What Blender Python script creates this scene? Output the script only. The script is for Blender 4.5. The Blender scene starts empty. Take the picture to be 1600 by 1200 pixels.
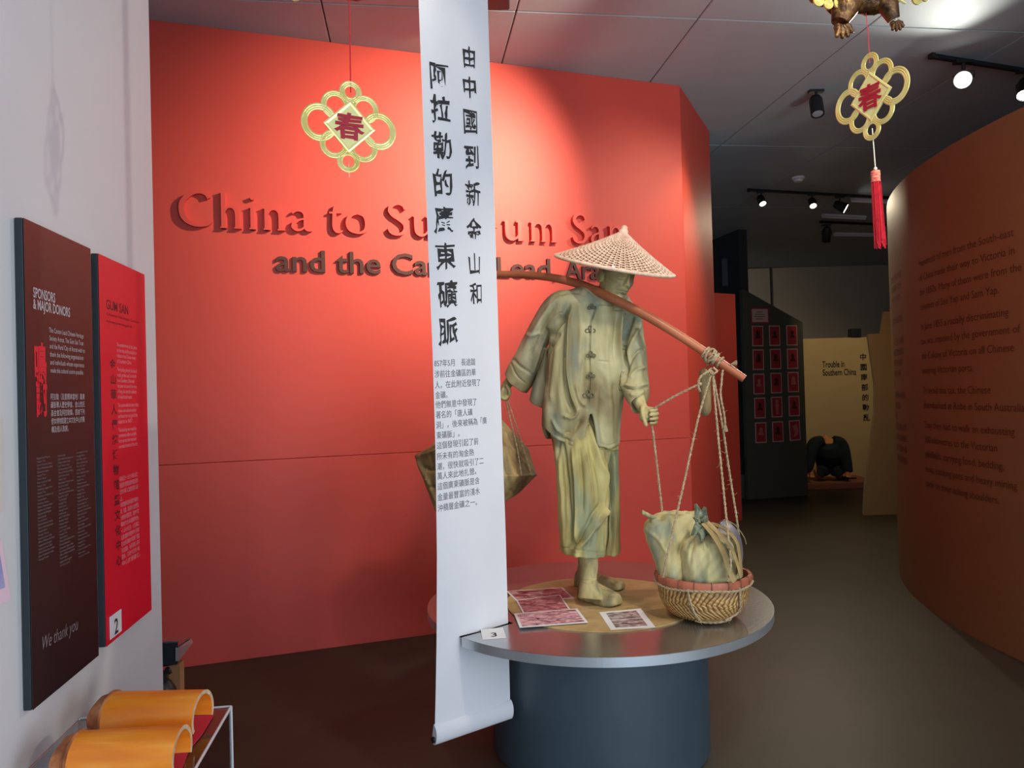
import bpy, bmesh, math, random
import numpy as np
from mathutils import Vector, Matrix, noise
from math import sin, cos, pi, radians, sqrt, atan2, hypot

random.seed(7)
scene = bpy.context.scene
COL = scene.collection

# ------------------------------------------------------------------ camera
FPX, EYE = 1180.0, 1.63
_a, _p = radians(1.575), radians(0.73)
CF = Vector((0, cos(_p), sin(_p)))
_u0 = Vector((0, -sin(_p), cos(_p)))
_r0 = Vector((1, 0, 0))
CR = cos(_a) * _r0 - sin(_a) * _u0
CU = sin(_a) * _r0 + cos(_a) * _u0
CO = Vector((0, 0, EYE))
cam = bpy.data.cameras.new('camera')
cam.sensor_width = 36.0
cam.lens = 36.0 * FPX / 1600.0
cam.clip_start = 0.05
camo = bpy.data.objects.new('camera', cam)
COL.objects.link(camo)
camo.matrix_world = Matrix(((CR.x, CU.x, -CF.x, CO.x), (CR.y, CU.y, -CF.y, CO.y), (CR.z, CU.z, -CF.z, CO.z), (0, 0, 0, 1)))
scene.camera = camo

# ------------------------------------------------------------------ colour management, world
scene.view_settings.view_transform = 'Standard'
scene.view_settings.look = 'None'
scene.view_settings.gamma = 1.0
scene.view_settings.use_curve_mapping = False
scene.view_settings.exposure = 0.0
w = bpy.data.worlds.new('world')
scene.world = w
w.use_nodes = True
w.node_tree.nodes['Background'].inputs[0].default_value = (0.62, 0.74, 1.0, 1)
w.node_tree.nodes['Background'].inputs[1].default_value = 0.17

def aim(o, tgt):
    d = Vector(tgt) - o.location
    o.rotation_euler = d.to_track_quat('-Z', 'Y').to_euler()

def area(name, loc, tgt, sx, sy, power, col):
    l = bpy.data.lights.new(name, 'AREA')
    l.shape = 'RECTANGLE'; l.size = sx; l.size_y = sy; l.energy = power; l.color = col
    o = bpy.data.objects.new(name, l); COL.objects.link(o); o.location = loc; aim(o, tgt)
    return o

def spot(name, loc, tgt, power, ang, blend, col, rad=0.04):
    l = bpy.data.lights.new(name, 'SPOT')
    l.energy = power; l.spot_size = radians(ang); l.spot_blend = blend; l.color = col; l.shadow_soft_size = rad
    o = bpy.data.objects.new(name, l); COL.objects.link(o); o.location = loc; aim(o, tgt)
    return o

# daylight from the shop front behind the camera, plus an added side fill
area('daylight_front', (1.6, -3.6, 2.2), (0.0, 3.0, 1.5), 4.2, 2.6, 90, (0.82, 0.89, 1.0))
area('left_wall_fill', (3.8, -0.8, 2.0), (-1.2, 2.2, 1.5), 1.8, 2.4, 100, (0.84, 0.91, 1.0))  # added fill that brightens the white left wall
# ceiling spotlights and added fills
spot('lamp_title', (1.15, 3.75, 3.85), (-0.55, 5.18, 3.0), 640, 68, 1.0, (1.0, 0.84, 0.64), 0.03)
spot('lamp_title_right', (2.75, 4.6, 3.85), (0.7, 5.65, 2.2), 175, 70, 1.0, (1.0, 0.83, 0.62), 0.03)
spot('lamp_corner', (1.95, 5.6, 3.85), (1.42, 5.95, 2.6), 40, 60, 1.0, (1.0, 0.70, 0.35), 0.03)
area('ceiling_fill', (2.2, -3.0, 0.35), (1.8, 4.8, 4.0), 3.5, 1.0, 110, (0.62, 0.78, 1.0))  # added upward fill, cools and lifts the ceiling
spot('lamp_statue', (1.25, 1.3, 3.75), (0.50, 3.45, 1.45), 180, 46, 0.8, (1.0, 0.88, 0.72), 0.16)
spot('lamp_statue_left', (-0.6, 2.6, 3.9), (0.4, 3.55, 1.4), 70, 50, 0.9, (1.0, 0.90, 0.78), 0.04)
spot('gallery_fill', (5.2, 10.3, 3.9), (5.2, 12.7, 1.7), 90, 80, 0.9, (1.0, 0.80, 0.52), 0.05)  # added fill for the cream partition, has no fitting
spot('gallery_back_fill', (2.6, 12.4, 3.9), (4.2, 15.0, 2.6), 70, 100, 1.0, (1.0, 0.86, 0.68), 0.05)  # added fill for the far back wall, has no fitting
# sun glint thrown up onto the ceiling
spot('sun_glint', (3.1, 1.7, 0.9), (2.05, 5.0, 4.0), 110, 33, 0.3, (1.0, 0.93, 0.82), 0.10)

# ------------------------------------------------------------------ geometry helpers
def ray(px, py):
    px, py = float(px), float(py)
    return CF + (px - 800) / FPX * CR - (py - 600) / FPX * CU

def at(px, py, Y):
    d = ray(px, py)
    return CO + d * (float(Y) / d.y)

def atz(px, py, z):
    d = ray(px, py)
    return CO + d * ((z - EYE) / d.z)

def hit(px, py, p, n):
    d = ray(px, py)
    t = (Vector(p) - CO).dot(n) / d.dot(n)
    return CO + d * t

def link(o):
    COL.objects.link(o); return o

def smooth(me, ang=40):
    me.polygons.foreach_set('use_smooth', [True] * len(me.polygons))
    try:
        me.set_sharp_from_angle(angle=radians(ang))
    except Exception:
        pass

def obj(name, me, mat=None, parent=None, loc=None, sm=None):
    o = bpy.data.objects.new(name, me)
    link(o)
    if mat is not None and len(me.materials) == 0:
        me.materials.append(mat)
    if parent is not None:
        o.parent = parent
        if loc is None:
            o.matrix_parent_inverse = Matrix.Translation(-parent.location) if parent.type == 'EMPTY' or True else Matrix()
    if loc is not None:
        o.location = loc
    if sm:
        smooth(me, sm)
    return o

def thing(name, label, cat, loc=(0, 0, 0), group=None, kind=None):
    o = bpy.data.objects.new(name, None)
    o.empty_display_size = 0.05
    link(o); o.location = loc
    o['label'] = label; o['category'] = cat
    if group: o['group'] = group
    if kind: o['kind'] = kind
    return o

def tag(o, label, cat, group=None, kind=None):
    o['label'] = label; o['category'] = cat
    if group: o['group'] = group
    if kind: o['kind'] = kind
    return o

class MB:
    def __init__(s):
        s.v = []; s.f = []; s.uv = {}
    def add(s, vs, fs):
        b = len(s.v)
        s.v += [tuple(v) for v in vs]
        s.f += [tuple(b + i for i in f) for f in fs]
        return b
    def box(s, c, sx, sy, sz, ax=None):
        """box centred at c, full sizes, optional axes triple"""
        X, Y, Z = ax if ax else (Vector((1, 0, 0)), Vector((0, 1, 0)), Vector((0, 0, 1)))
        c = Vector(c)
        vs = [c + X * (sx / 2 * i) + Y * (sy / 2 * j) + Z * (sz / 2 * k) for k in (-1, 1) for j in (-1, 1) for i in (-1, 1)]
        s.add(vs, [(0, 2, 3, 1), (4, 5, 7, 6), (0, 1, 5, 4), (2, 6, 7, 3), (0, 4, 6, 2), (1, 3, 7, 5)])
    def prism(s, pts, d):
        """closed outline pts (3D, planar) extruded by vector d"""
        n = len(pts); d = Vector(d)
        vs = [Vector(p) for p in pts] + [Vector(p) + d for p in pts]
        s.add(vs, [tuple(range(n))[::-1], tuple(range(n, 2 * n))] + [(i, (i + 1) % n, n + (i + 1) % n, n + i) for i in range(n)])
    def tube(s, pts, r, n=8, closed=False, caps=True, flat=1.0):
        pts = [Vector(p) for p in pts]
        m = len(pts)
        rs = r if isinstance(r, (list, tuple)) else [r] * m
        T = []
        for i in range(m):
            if closed: t = pts[(i + 1) % m] - pts[i - 1]
            else: t = pts[min(i + 1, m - 1)] - pts[max(i - 1, 0)]
            T.append(t.normalized() if t.length > 1e-9 else Vector((0, 0, 1)))
        up = Vector((0, 0, 1)) if abs(T[0].z) < 0.9 else Vector((1, 0, 0))
        nrm = (up - T[0] * up.dot(T[0])).normalized()
        vs = []
        for i in range(m):
            nrm = (nrm - T[i] * nrm.dot(T[i])).normalized()
            b = T[i].cross(nrm)
            for k in range(n):
                a = 2 * pi * k / n
                vs.append(pts[i] + (nrm * cos(a) * flat + b * sin(a)) * rs[i])
        fs = []
        for i in range(m if closed else m - 1):
            j = (i + 1) % m
            for k in range(n):
                fs.append((i * n + k, i * n + (k + 1) % n, j * n + (k + 1) % n, j * n + k))
        if caps and not closed:
            fs.append(tuple(range(n))[::-1]); fs.append(tuple(range((m - 1) * n, m * n)))
        s.add(vs, fs)
    def lathe(s, prof, c=(0, 0, 0), n=48, axis=None):
        """prof list of (r,z)"""
        c = Vector(c)
        X, Y, Z = axis if axis else (Vector((1, 0, 0)), Vector((0, 1, 0)), Vector((0, 0, 1)))
        vs = []
        for r, z in prof:
            for k in range(n):
                a = 2 * pi * k / n
                vs.append(c + X * (r * cos(a)) + Y * (r * sin(a)) + Z * z)
        fs = []
        m = len(prof)
        for i in range(m - 1):
            for k in range(n):
                fs.append((i * n + k, i * n + (k + 1) % n, (i + 1) * n + (k + 1) % n, (i + 1) * n + k))
        if prof[0][0] > 1e-6: fs.append(tuple(range(n))[::-1])
        if prof[-1][0] > 1e-6: fs.append(tuple(range((m - 1) * n, m * n)))
        s.add(vs, fs)
    def ball(s, c, rx, ry=None, rz=None, n=16, m=10, ax=None):
        ry = ry or rx; rz = rz or rx
        X, Y, Z = ax if ax else (Vector((1, 0, 0)), Vector((0, 1, 0)), Vector((0, 0, 1)))
        c = Vector(c); vs = []
        for i in range(m + 1):
            t = pi * i / m
            for k in range(n):
                a = 2 * pi * k / n
                vs.append(c + X * (rx * sin(t) * cos(a)) + Y * (ry * sin(t) * sin(a)) + Z * (-rz * cos(t)))
        fs = []
        for i in range(m):
            for k in range(n):
                fs.append((i * n + k, i * n + (k + 1) % n, (i + 1) * n + (k + 1) % n, (i + 1) * n + k))
        s.add(vs, fs)
    def mesh(s, name):
        me = bpy.data.meshes.new(name)
        me.from_pydata(s.v, [], s.f)
        me.validate(clean_customdata=False)
        bm = bmesh.new(); bm.from_mesh(me)
        bmesh.ops.remove_doubles(bm, verts=bm.verts, dist=1e-6)
        bmesh.ops.recalc_face_normals(bm, faces=bm.faces)
        bm.to_mesh(me); bm.free()
        return me
    def build(s, name, mat, parent=None, sm=None):
        return obj(name, s.mesh(name), mat, parent, sm=sm)

def catmull(pts, per=8, closed=False):
    P = [np.array(p, float) for p in pts]; n = len(P); out = []
    rng = range(n if closed else n - 1)
    for i in rng:
        if closed: p0, p1, p2, p3 = P[i - 1], P[i], P[(i + 1) % n], P[(i + 2) % n]
        else: p0, p1, p2, p3 = P[max(i - 1, 0)], P[i], P[i + 1], P[min(i + 2, n - 1)]
        for k in range(per):
            t = k / per
            out.append(0.5 * ((2 * p1) + (-p0 + p2) * t + (2 * p0 - 5 * p1 + 4 * p2 - p3) * t * t + (-p0 + 3 * p1 - 3 * p2 + p3) * t ** 3))
    if not closed: out.append(P[-1])
    return out

def CV(pts, per=8, closed=False):
    return [Vector(p) for p in catmull(pts, per, closed)]

def bevel(me, w, seg=2, ang=30):
    bm = bmesh.new(); bm.from_mesh(me)
    es = [e for e in bm.edges if len(e.link_faces) == 2 and e.calc_face_angle(0) > radians(ang)]
    bmesh.ops.bevel(bm, geom=es, offset=w, segments=seg, affect='EDGES', clamp_overlap=True)
    bm.to_mesh(me); bm.free(); return me

def eval_mod(me, setup):
    o = bpy.data.objects.new('tmp', me); link(o)
    setup(o)
    dg = bpy.context.evaluated_depsgraph_get(); dg.update()
    m2 = bpy.data.meshes.new_from_object(o.evaluated_get(dg))
    bpy.data.objects.remove(o)
    return m2

def remesh(me, vox, sm_it=4):
    def setup(o):
        m = o.modifiers.new('r', 'REMESH'); m.mode = 'VOXEL'; m.voxel_size = vox; m.adaptivity = 0
        s = o.modifiers.new('s', 'SMOOTH'); s.factor = 0.5; s.iterations = sm_it
    return eval_mod(me, setup)

_gly = {}
def text_arrays(body, size=1.0, offset=0.0, align='LEFT', line=1.0, space=1.0, shear=0.0):
    """flat text mesh data at origin, as (verts Nx2, faces)"""
    key = (body, size, offset, align, line, space, shear)
    if key in _gly: return _gly[key]
    cu = bpy.data.curves.new('t', 'FONT')
    cu.body = body; cu.size = size; cu.offset = offset; cu.align_x = align; cu.space_line = line; cu.space_character = space
    cu.resolution_u = 3; cu.shear = shear
    o = bpy.data.objects.new('t', cu); link(o)
    dg = bpy.context.evaluated_depsgraph_get(); dg.update()
    me = bpy.data.meshes.new_from_object(o.evaluated_get(dg))
    bpy.data.objects.remove(o); bpy.data.curves.remove(cu)
    v = np.array([tuple(x.co)[:2] for x in me.vertices]) if len(me.vertices) else np.zeros((0, 2))
    f = [tuple(p.vertices) for p in me.polygons]
    bpy.data.meshes.remove(me)
    _gly[key] = (v, f)
    return v, f

def put_text(mb, body, mapf, thick=0.0, wobble=0.0, sub=False, **kw):
    """mapf(x,y,h)->Vector ; h = height off the surface. flat sheet, or solid when thick>0"""
    v, f = text_arrays(body, **kw)
    if not len(v): return
    vv = v.copy()
    if wobble:
        for i, (x, y) in enumerate(v):
            vv[i, 0] += wobble * noise.noise(Vector((x * 5, y * 5, 3)) / kw.get('size', 1))
            vv[i, 1] += wobble * noise.noise(Vector((x * 5, y * 5, 9)) / kw.get('size', 1))
    vv = vv.tolist()
    top = [mapf(x, y, thick) for x, y in vv]
    if thick <= 0:
        mb.add(top, f); return
    n = len(top)
    bot = [mapf(x, y, 0.0) for x, y in vv]
    from collections import Counter
    ed = Counter()
    for p in f:
        for i in range(len(p)):
            a, b = p[i], p[(i + 1) % len(p)]
            ed[(a, b)] += 1
    side = [(a, b) for (a, b) in ed if (b, a) not in ed]
    mb.add(top + bot, list(f) + [tuple(n + i for i in p)[::-1] for p in f] + [(b, a, n + a, n + b) for a, b in side])

# ------------------------------------------------------------------ materials
def mat(name, col, rough=0.6, metal=0.0, spec=0.5, **kw):
    m = bpy.data.materials.new(name); m.use_nodes = True
    b = m.node_tree.nodes['Principled BSDF']
    b.inputs['Base Color'].default_value = (*col, 1)
    b.inputs['Roughness'].default_value = rough
    b.inputs['Metallic'].default_value = metal
    b.inputs['Specular IOR Level'].default_value = spec
    for k, v in kw.items():
        b.inputs[k.replace('_', ' ')].default_value = v
    return m

def N(m, typ, **kw):
    n = m.node_tree.nodes.new(typ)
    for k, v in kw.items():
        if k.startswith('i_'):
            n.inputs[int(k[2:])].default_value = v
        else:
            setattr(n, k, v)
    return n

def L(m, a, b):
    m.node_tree.links.new(a, b)

def bsdf(m): return m.node_tree.nodes['Principled BSDF']

def ramp(m, stops):
    r = N(m, 'ShaderNodeValToRGB')
    el = r.color_ramp.elements
    while len(el) < len(stops): el.new(0.5)
    for e, (p, c) in zip(el, stops):
        e.position = p; e.color = (*c, 1)
    return r

def noisemat(name, stops, scale=6, detail=6, rough=0.6, bump=0.0, bscale=None, coord='Object', stretch=(1, 1, 1), metal=0.0, spec=0.5, dist=0.0, bdist=0.01):
    m = mat(name, stops[0][1], rough, metal, spec)
    tc = N(m, 'ShaderNodeTexCoord'); mp = N(m, 'ShaderNodeMapping'); mp.inputs['Scale'].default_value = stretch
    L(m, tc.outputs[coord], mp.inputs[0])
    n = N(m, 'ShaderNodeTexNoise'); n.inputs['Scale'].default_value = scale; n.inputs['Detail'].default_value = detail; n.inputs['Distortion'].default_value = dist
    L(m, mp.outputs[0], n.inputs['Vector'])
    r = ramp(m, stops); L(m, n.outputs['Fac'], r.inputs[0]); L(m, r.outputs[0], bsdf(m).inputs['Base Color'])
    if bump:
        n2 = N(m, 'ShaderNodeTexNoise'); n2.inputs['Scale'].default_value = bscale or scale * 4; n2.inputs['Detail'].default_value = 5
        L(m, mp.outputs[0], n2.inputs['Vector'])
        b = N(m, 'ShaderNodeBump'); b.inputs['Strength'].default_value = bump; b.inputs['Distance'].default_value = bdist
        L(m, n2.outputs['Fac'], b.inputs['Height']); L(m, b.outputs[0], bsdf(m).inputs['Normal'])
    return m

def srgb(r, g, b):
    return tuple(((c / 255) / 12.92 if c / 255 <= 0.04045 else ((c / 255 + 0.055) / 1.055) ** 2.4) for c in (r, g, b))

M = {}
M['red_wall'] = noisemat('red_wall_paint', [(0.3, (0.62, 0.060, 0.036)), (0.7, (0.66, 0.066, 0.040))], 1.5, 3, 0.55, 0.05, 180)
M['red_letter'] = mat('red_letter_paint', (0.68, 0.068, 0.044), 0.5)
M['brown_letter'] = mat('brown_letter_paint', (0.075, 0.022, 0.014), 0.7)
M['white_wall'] = noisemat('white_wall_paint', [(0.3, (0.66, 0.66, 0.66)), (0.7, (0.70, 0.70, 0.695))], 2, 3, 0.6, 0.04, 150)
M['ceiling'] = noisemat('ceiling_paint', [(0.3, (0.40, 0.47, 0.49)), (0.7, (0.43, 0.50, 0.52))], 3, 4, 0.75, 0.06, 60)
M['joint'] = mat('joint_shadow_gap', (0.10, 0.10, 0.11), 0.9)
M['floor'] = noisemat('floor_lino', [(0.25, srgb(60, 55, 43)), (0.75, srgb(69, 63, 50))], 2.5, 8, 0.45, 0.06, 90, spec=0.35)
M['brown_wall'] = noisemat('brown_wall_paint', [(0.3, srgb(124, 90, 54)), (0.7, srgb(131, 95, 58))], 1.2, 3, 0.5, 0.04, 120)
M['wall_print'] = mat('wall_print_ink', srgb(92, 48, 22), 0.6)
M['cream_wall'] = noisemat('cream_partition_paint', [(0.3, srgb(205, 176, 122)), (0.7, srgb(212, 184, 130))], 1.5, 3, 0.7)
M['back_wall'] = noisemat('grey_back_wall', [(0.3, srgb(160, 150, 134)), (0.7, srgb(168, 158, 142))], 1.2, 3, 0.8)
M['dark_green'] = noisemat('dark_board_paint', [(0.3, srgb(74, 74, 62)), (0.7, srgb(80, 80, 68))], 3, 4, 0.7)
M['dark_wall'] = noisemat('charcoal_wall_paint', [(0.3, srgb(42, 44, 44)), (0.7, srgb(50, 52, 52))], 3, 4, 0.75)
M['steel'] = noisemat('brushed_steel', [(0.3, (0.42, 0.43, 0.44)), (0.7, (0.52, 0.53, 0.54))], 3, 5, 0.24, 0.05, 60, stretch=(1, 1, 1), metal=0.9)
M['steel_edge'] = noisemat('brushed_steel_edge', [(0.3, (0.52, 0.56, 0.58)), (0.7, (0.60, 0.64, 0.66))], 3, 5, 0.32, 0.0, metal=0.75)
M['podium'] = noisemat('grey_podium_paint', [(0.3, srgb(60, 74, 82)), (0.7, srgb(66, 80, 88))], 4, 5, 0.4)
M['sand'] = noisemat('sand_mat', [(0.25, srgb(132, 108, 66)), (0.5, srgb(176, 148, 98)), (0.8, srgb(204, 178, 128))], 5, 8, 0.85, 0.4, 60, dist=0.6)
M['banner'] = noisemat('banner_fabric', [(0.3, (0.66, 0.66, 0.68)), (0.7, (0.70, 0.70, 0.72))], 2, 3, 0.8, 0.1, 300)
M['ink'] = mat('black_ink', srgb(38, 36, 38), 0.7)
M['ink_soft'] = mat('grey_ink', srgb(96, 96, 102), 0.8)
M['black'] = mat('black_plastic', (0.012, 0.012, 0.013), 0.45)
M['black_metal'] = mat('black_metal', (0.02, 0.02, 0.022), 0.4, 0.3)
M['white'] = mat('white_card', (0.75, 0.75, 0.76), 0.6)
M['panel_black'] = noisemat('panel_maroon_black', [(0.3, srgb(36, 22, 24)), (0.7, srgb(42, 26, 27))], 1.5, 3, 0.38)
M['panel_edge'] = mat('panel_edge_dark', srgb(26, 36, 42), 0.5)
M['panel_red'] = mat('panel_red_print', srgb(222, 12, 44), 0.45)
M['panel_text'] = mat('panel_text_white', srgb(190, 180, 182), 0.6)
M['panel_text_dim'] = mat('panel_text_grey', srgb(128, 116, 118), 0.6)
M['panel_text_red'] = mat('panel_text_red', srgb(225, 30, 50), 0.6)
M['panel_text_pink'] = mat('panel_text_pink', srgb(238, 150, 160), 0.6)
M['panel_text_dark'] = mat('panel_text_dark', srgb(96, 14, 26), 0.6)
M['gold'] = noisemat('gold_foil', [(0.3, srgb(216, 196, 100)), (0.7, srgb(246, 234, 160))], 12, 4, 0.30, 0.15, 80, metal=0.3)
M['gold_bright'] = mat('gold_foil_bright', srgb(250, 238, 160), 0.25, 0.3)
M['bronze'] = noisemat('bronze_foil', [(0.3, srgb(46, 28, 18)), (0.55, srgb(104, 70, 38)), (0.8, srgb(170, 140, 74))], 45, 5, 0.4, 0.4, 90, metal=0.5)
M['red_char'] = mat('red_character', srgb(176, 20, 44), 0.5)
M['red_thread'] = noisemat('red_thread', [(0.3, srgb(205, 24, 44)), (0.7, srgb(232, 44, 62))], 60, 3, 0.7)
M['white_cord'] = mat('white_cord', srgb(230, 222, 205), 0.7)
M['pole'] = noisemat('pole_wood', [(0.25, srgb(150, 80, 48)), (0.6, srgb(188, 112, 72)), (0.85, srgb(212, 144, 98))], 4, 8, 0.42, 0.1, 30, stretch=(1, 1, 1), dist=0.5)
M['rope'] = noisemat('jute_rope', [(0.3, srgb(150, 128, 96)), (0.7, srgb(198, 176, 140))], 80, 4, 0.9, 0.6, 300)
M['bamboo'] = noisemat('bamboo_skin', [(0.2, srgb(216, 104, 20)), (0.5, srgb(240, 142, 38)), (0.8, srgb(252, 184, 92))], 3.0, 7, 0.32, 0.05, 20, stretch=(1.2, 7, 7))
M['bamboo_cut'] = noisemat('bamboo_cut_end', [(0.3, srgb(190, 150, 112)), (0.7, srgb(226, 196, 158))], 40, 5, 0.8, 0.3, 200)
M['bamboo_node'] = noisemat('bamboo_node_inner', [(0.3, srgb(120, 60, 28)), (0.55, srgb(176, 108, 62)), (0.8, srgb(205, 148, 100))], 22, 6, 0.8, 0.5, 90)
M['pink_cloth'] = mat('pink_red_cloth', srgb(214, 44, 66), 0.7)
M['hat'] = noisemat('hat_straw', [(0.3, srgb(200, 164, 138)), (0.7, srgb(236, 206, 180))], 40, 4, 0.6)
M['hat_dark'] = mat('hat_inner_straw', srgb(120, 78, 58), 0.8)
M['metal_pan'] = noisemat('tin_pan', [(0.3, (0.30, 0.30, 0.32)), (0.7, (0.50, 0.50, 0.53))], 6, 4, 0.42, metal=0.6)
M['wood'] = noisemat('tan_wood', [(0.3, srgb(140, 96, 60)), (0.7, srgb(166, 118, 78))], 6, 6, 0.6, stretch=(6, 6, 1))
M['tin_grey'] = mat('bin_grey', srgb(120, 112, 104), 0.4, 0.4)
M['dark_cloth'] = noisemat('navy_cloth', [(0.3, srgb(20, 30, 36)), (0.7, srgb(30, 42, 48))], 8, 4, 0.9, 0.3, 40)
M['skin_tan'] = mat('painted_skin', srgb(214, 140, 82), 0.6)
M['plinth'] = mat('plinth_red_brown', srgb(150, 92, 66), 0.7)

def glassmat(name, col=(0.92, 0.95, 0.95), rough=0.02):
    m = mat(name, col, rough); bsdf(m).inputs['Transmission Weight'].default_value = 1.0; bsdf(m).inputs['IOR'].default_value = 1.49
    return m
M['acrylic'] = glassmat('clear_acrylic', (0.80, 0.84, 0.85))
M['acrylic_edge'] = mat('acrylic_polished_edge', (0.62, 0.64, 0.64), 0.25)

def patina(name, base, light, dark, teal, scale=4.5):
    """weathered painted finish of the statue"""
    m = mat(name, base, 0.62, 0.0, 0.4)
    tc = N(m, 'ShaderNodeTexCoord')
    mp = N(m, 'ShaderNodeMapping'); mp.inputs['Scale'].default_value = (1.6, 1.6, 0.55)
    L(m, tc.outputs['Object'], mp.inputs[0])
    n1 = N(m, 'ShaderNodeTexNoise'); n1.inputs['Scale'].default_value = scale; n1.inputs['Detail'].default_value = 8; n1.inputs['Distortion'].default_value = 0.7
    n2 = N(m, 'ShaderNodeTexNoise'); n2.inputs['Scale'].default_value = scale * 1.1; n2.inputs['Detail'].default_value = 6
    mp2 = N(m, 'ShaderNodeMapping'); mp2.inputs['Scale'].default_value = (1.9, 1.9, 0.6); mp2.inputs['Location'].default_value = (7, 3, 5)
    L(m, tc.outputs['Object'], mp2.inputs[0])
    L(m, mp.outputs[0], n1.inputs['Vector']); L(m, mp2.outputs[0], n2.inputs['Vector'])
    r1 = ramp(m, [(0.30, dark), (0.47, base), (0.66, light)])
    L(m, n1.outputs['Fac'], r1.inputs[0])
    r2 = ramp(m, [(0.52, (0, 0, 0)), (0.66, (1, 1, 1))])
    L(m, n2.outputs['Fac'], r2.inputs[0])
    mx = N(m, 'ShaderNodeMix', data_type='RGBA')
    mul = N(m, 'ShaderNodeMath', operation='MULTIPLY'); mul.inputs[1].default_value = 0.75
    L(m, r2.outputs[0], mul.inputs[0]); L(m, mul.outputs[0], mx.inputs[0])
    L(m, r1.outputs[0], mx.inputs[6]); mx.inputs[7].default_value = (*teal, 1)
    L(m, mx.outputs[2], bsdf(m).inputs['Base Color'])
    n3 = N(m, 'ShaderNodeTexNoise'); n3.inputs['Scale'].default_value = 260; n3.inputs['Detail'].default_value = 4
    L(m, tc.outputs['Object'], n3.inputs['Vector'])
    b = N(m, 'ShaderNodeBump'); b.inputs['Strength'].default_value = 0.12; b.inputs['Distance'].default_value = 0.003
    L(m, n3.outputs['Fac'], b.inputs['Height']); L(m, b.outputs[0], bsdf(m).inputs['Normal'])
    return m
M['jacket'] = patina('statue_jacket_paint', srgb(162, 154, 110), srgb(198, 190, 148), srgb(112, 98, 60), srgb(118, 128, 112))
M['trousers'] = patina('statue_trouser_paint', srgb(166, 154, 94), srgb(200, 188, 126), srgb(116, 102, 60), srgb(120, 130, 104))
M['skin'] = patina('statue_skin_paint', srgb(162, 148, 98), srgb(200, 184, 128), srgb(118, 98, 60), srgb(126, 126, 102), 9)
M['shoe'] = patina('statue_shoe_paint', srgb(154, 146, 98), srgb(184, 174, 122), srgb(88, 74, 48), srgb(100, 112, 104), 8)
M['shoe'] = M['skin']
M['knot'] = mat('statue_knot_paint', srgb(96, 88, 62), 0.6)
M['sack'] = patina('sack_canvas_paint', srgb(186, 176, 122), srgb(214, 204, 154), srgb(128, 114, 72), srgb(128, 140, 124), 6)
M['sack_tie'] = patina('sack_tie_paint', srgb(104, 116, 94), srgb(160, 160, 124), srgb(56, 66, 54), srgb(92, 108, 96), 20)
M['tarp'] = patina('bundle_canvas_paint', srgb(146, 122, 76), srgb(186, 160, 104), srgb(92, 74, 46), srgb(116, 110, 80), 6)
# ================================================================== SETTING
CEIL = 4.0
fl = MB(); fl.box((2.0, 6.0, -0.05), 18, 22, 0.1)
o = fl.build('floor', M['floor']); o['kind'] = 'structure'

# left wall frame: wl along the wall, nl out into the room
wl = Vector((-0.1344, 0.9909, 0)); nl = Vector((0.9909, 0.1344, 0))
WL0 = Vector((-0.9, 0, 0))
def LW(s, z, h=0.0):
    return WL0 + wl * s + nl * h + Vector((0, 0, z))
def onleft(px, py, h=0.0):
    q = hit(px, py, WL0 + nl * h, nl)
    return (q - WL0).dot(wl), q.z
s_end = onleft(245, 606)[0]
wb = MB()
wb.box(LW((s_end - 4) / 2, 2.0, -0.07), s_end + 4, 0.14, 4.0, (wl, nl, Vector((0, 0, 1))))
o = wb.build('wall_left', M['white_wall']); o['kind'] = 'structure'

# red title wall: two boards, one above the other, and its return
WR0 = Vector((-2.08, 4.665, 0)); tr = Vector((0.9439, 0.3303, 0)); nr = Vector((0.3303, -0.9439, 0))
def RW(u, z, h=0.0):
    return WR0 + tr * u + nr * h + Vector((0, 0, z))
def onred(px, py, h=0.0):
    q = hit(px, py, WR0 + nr * h, nr)
    return (q - WR0).dot(tr), q.z
u_end = (Vector((1.372, 5.873, 0)) - WR0).dot(tr)
u_beg = -1.6
zt = 1.25
rt = bpy.data.objects.new('wall_back', None); link(rt); rt['kind'] = 'structure'; rt.location = RW(0, 0)
Zv = Vector((0, 0, 1))
for (z0, z1) in ((0.0, zt - 0.0015), (zt + 0.0015, CEIL)):
    b = MB(); b.box(RW((u_beg + u_end) / 2, (z0 + z1) / 2, -0.06), u_end - u_beg, 0.12, z1 - z0, (tr, nr, Zv))
    me = b.mesh('wall_panel'); bevel(me, 0.0015, 1); obj('wall_panel', me, M['red_wall'], rt)
b = MB(); b.box(RW((u_beg + u_end) / 2, zt, -0.075), u_end - u_beg - 0.02, 0.09, 0.02, (tr, nr, Zv)); b.build('joint', M['red_wall'], rt)
E1 = RW(u_end, 0); E2 = Vector((1.882, 6.938, 0))
t2 = (E2 - E1).normalized(); n2 = Vector((t2.y, -t2.x, 0)); Lr = (E2 - E1).length
b = MB(); b.prism([E1, E2, E2 - n2 * 0.12, E1 - n2 * 0.14 - tr * 0.02], (0, 0, CEIL)); o = b.build('wall_return', M['red_wall']); o['kind'] = 'structure'

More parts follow.
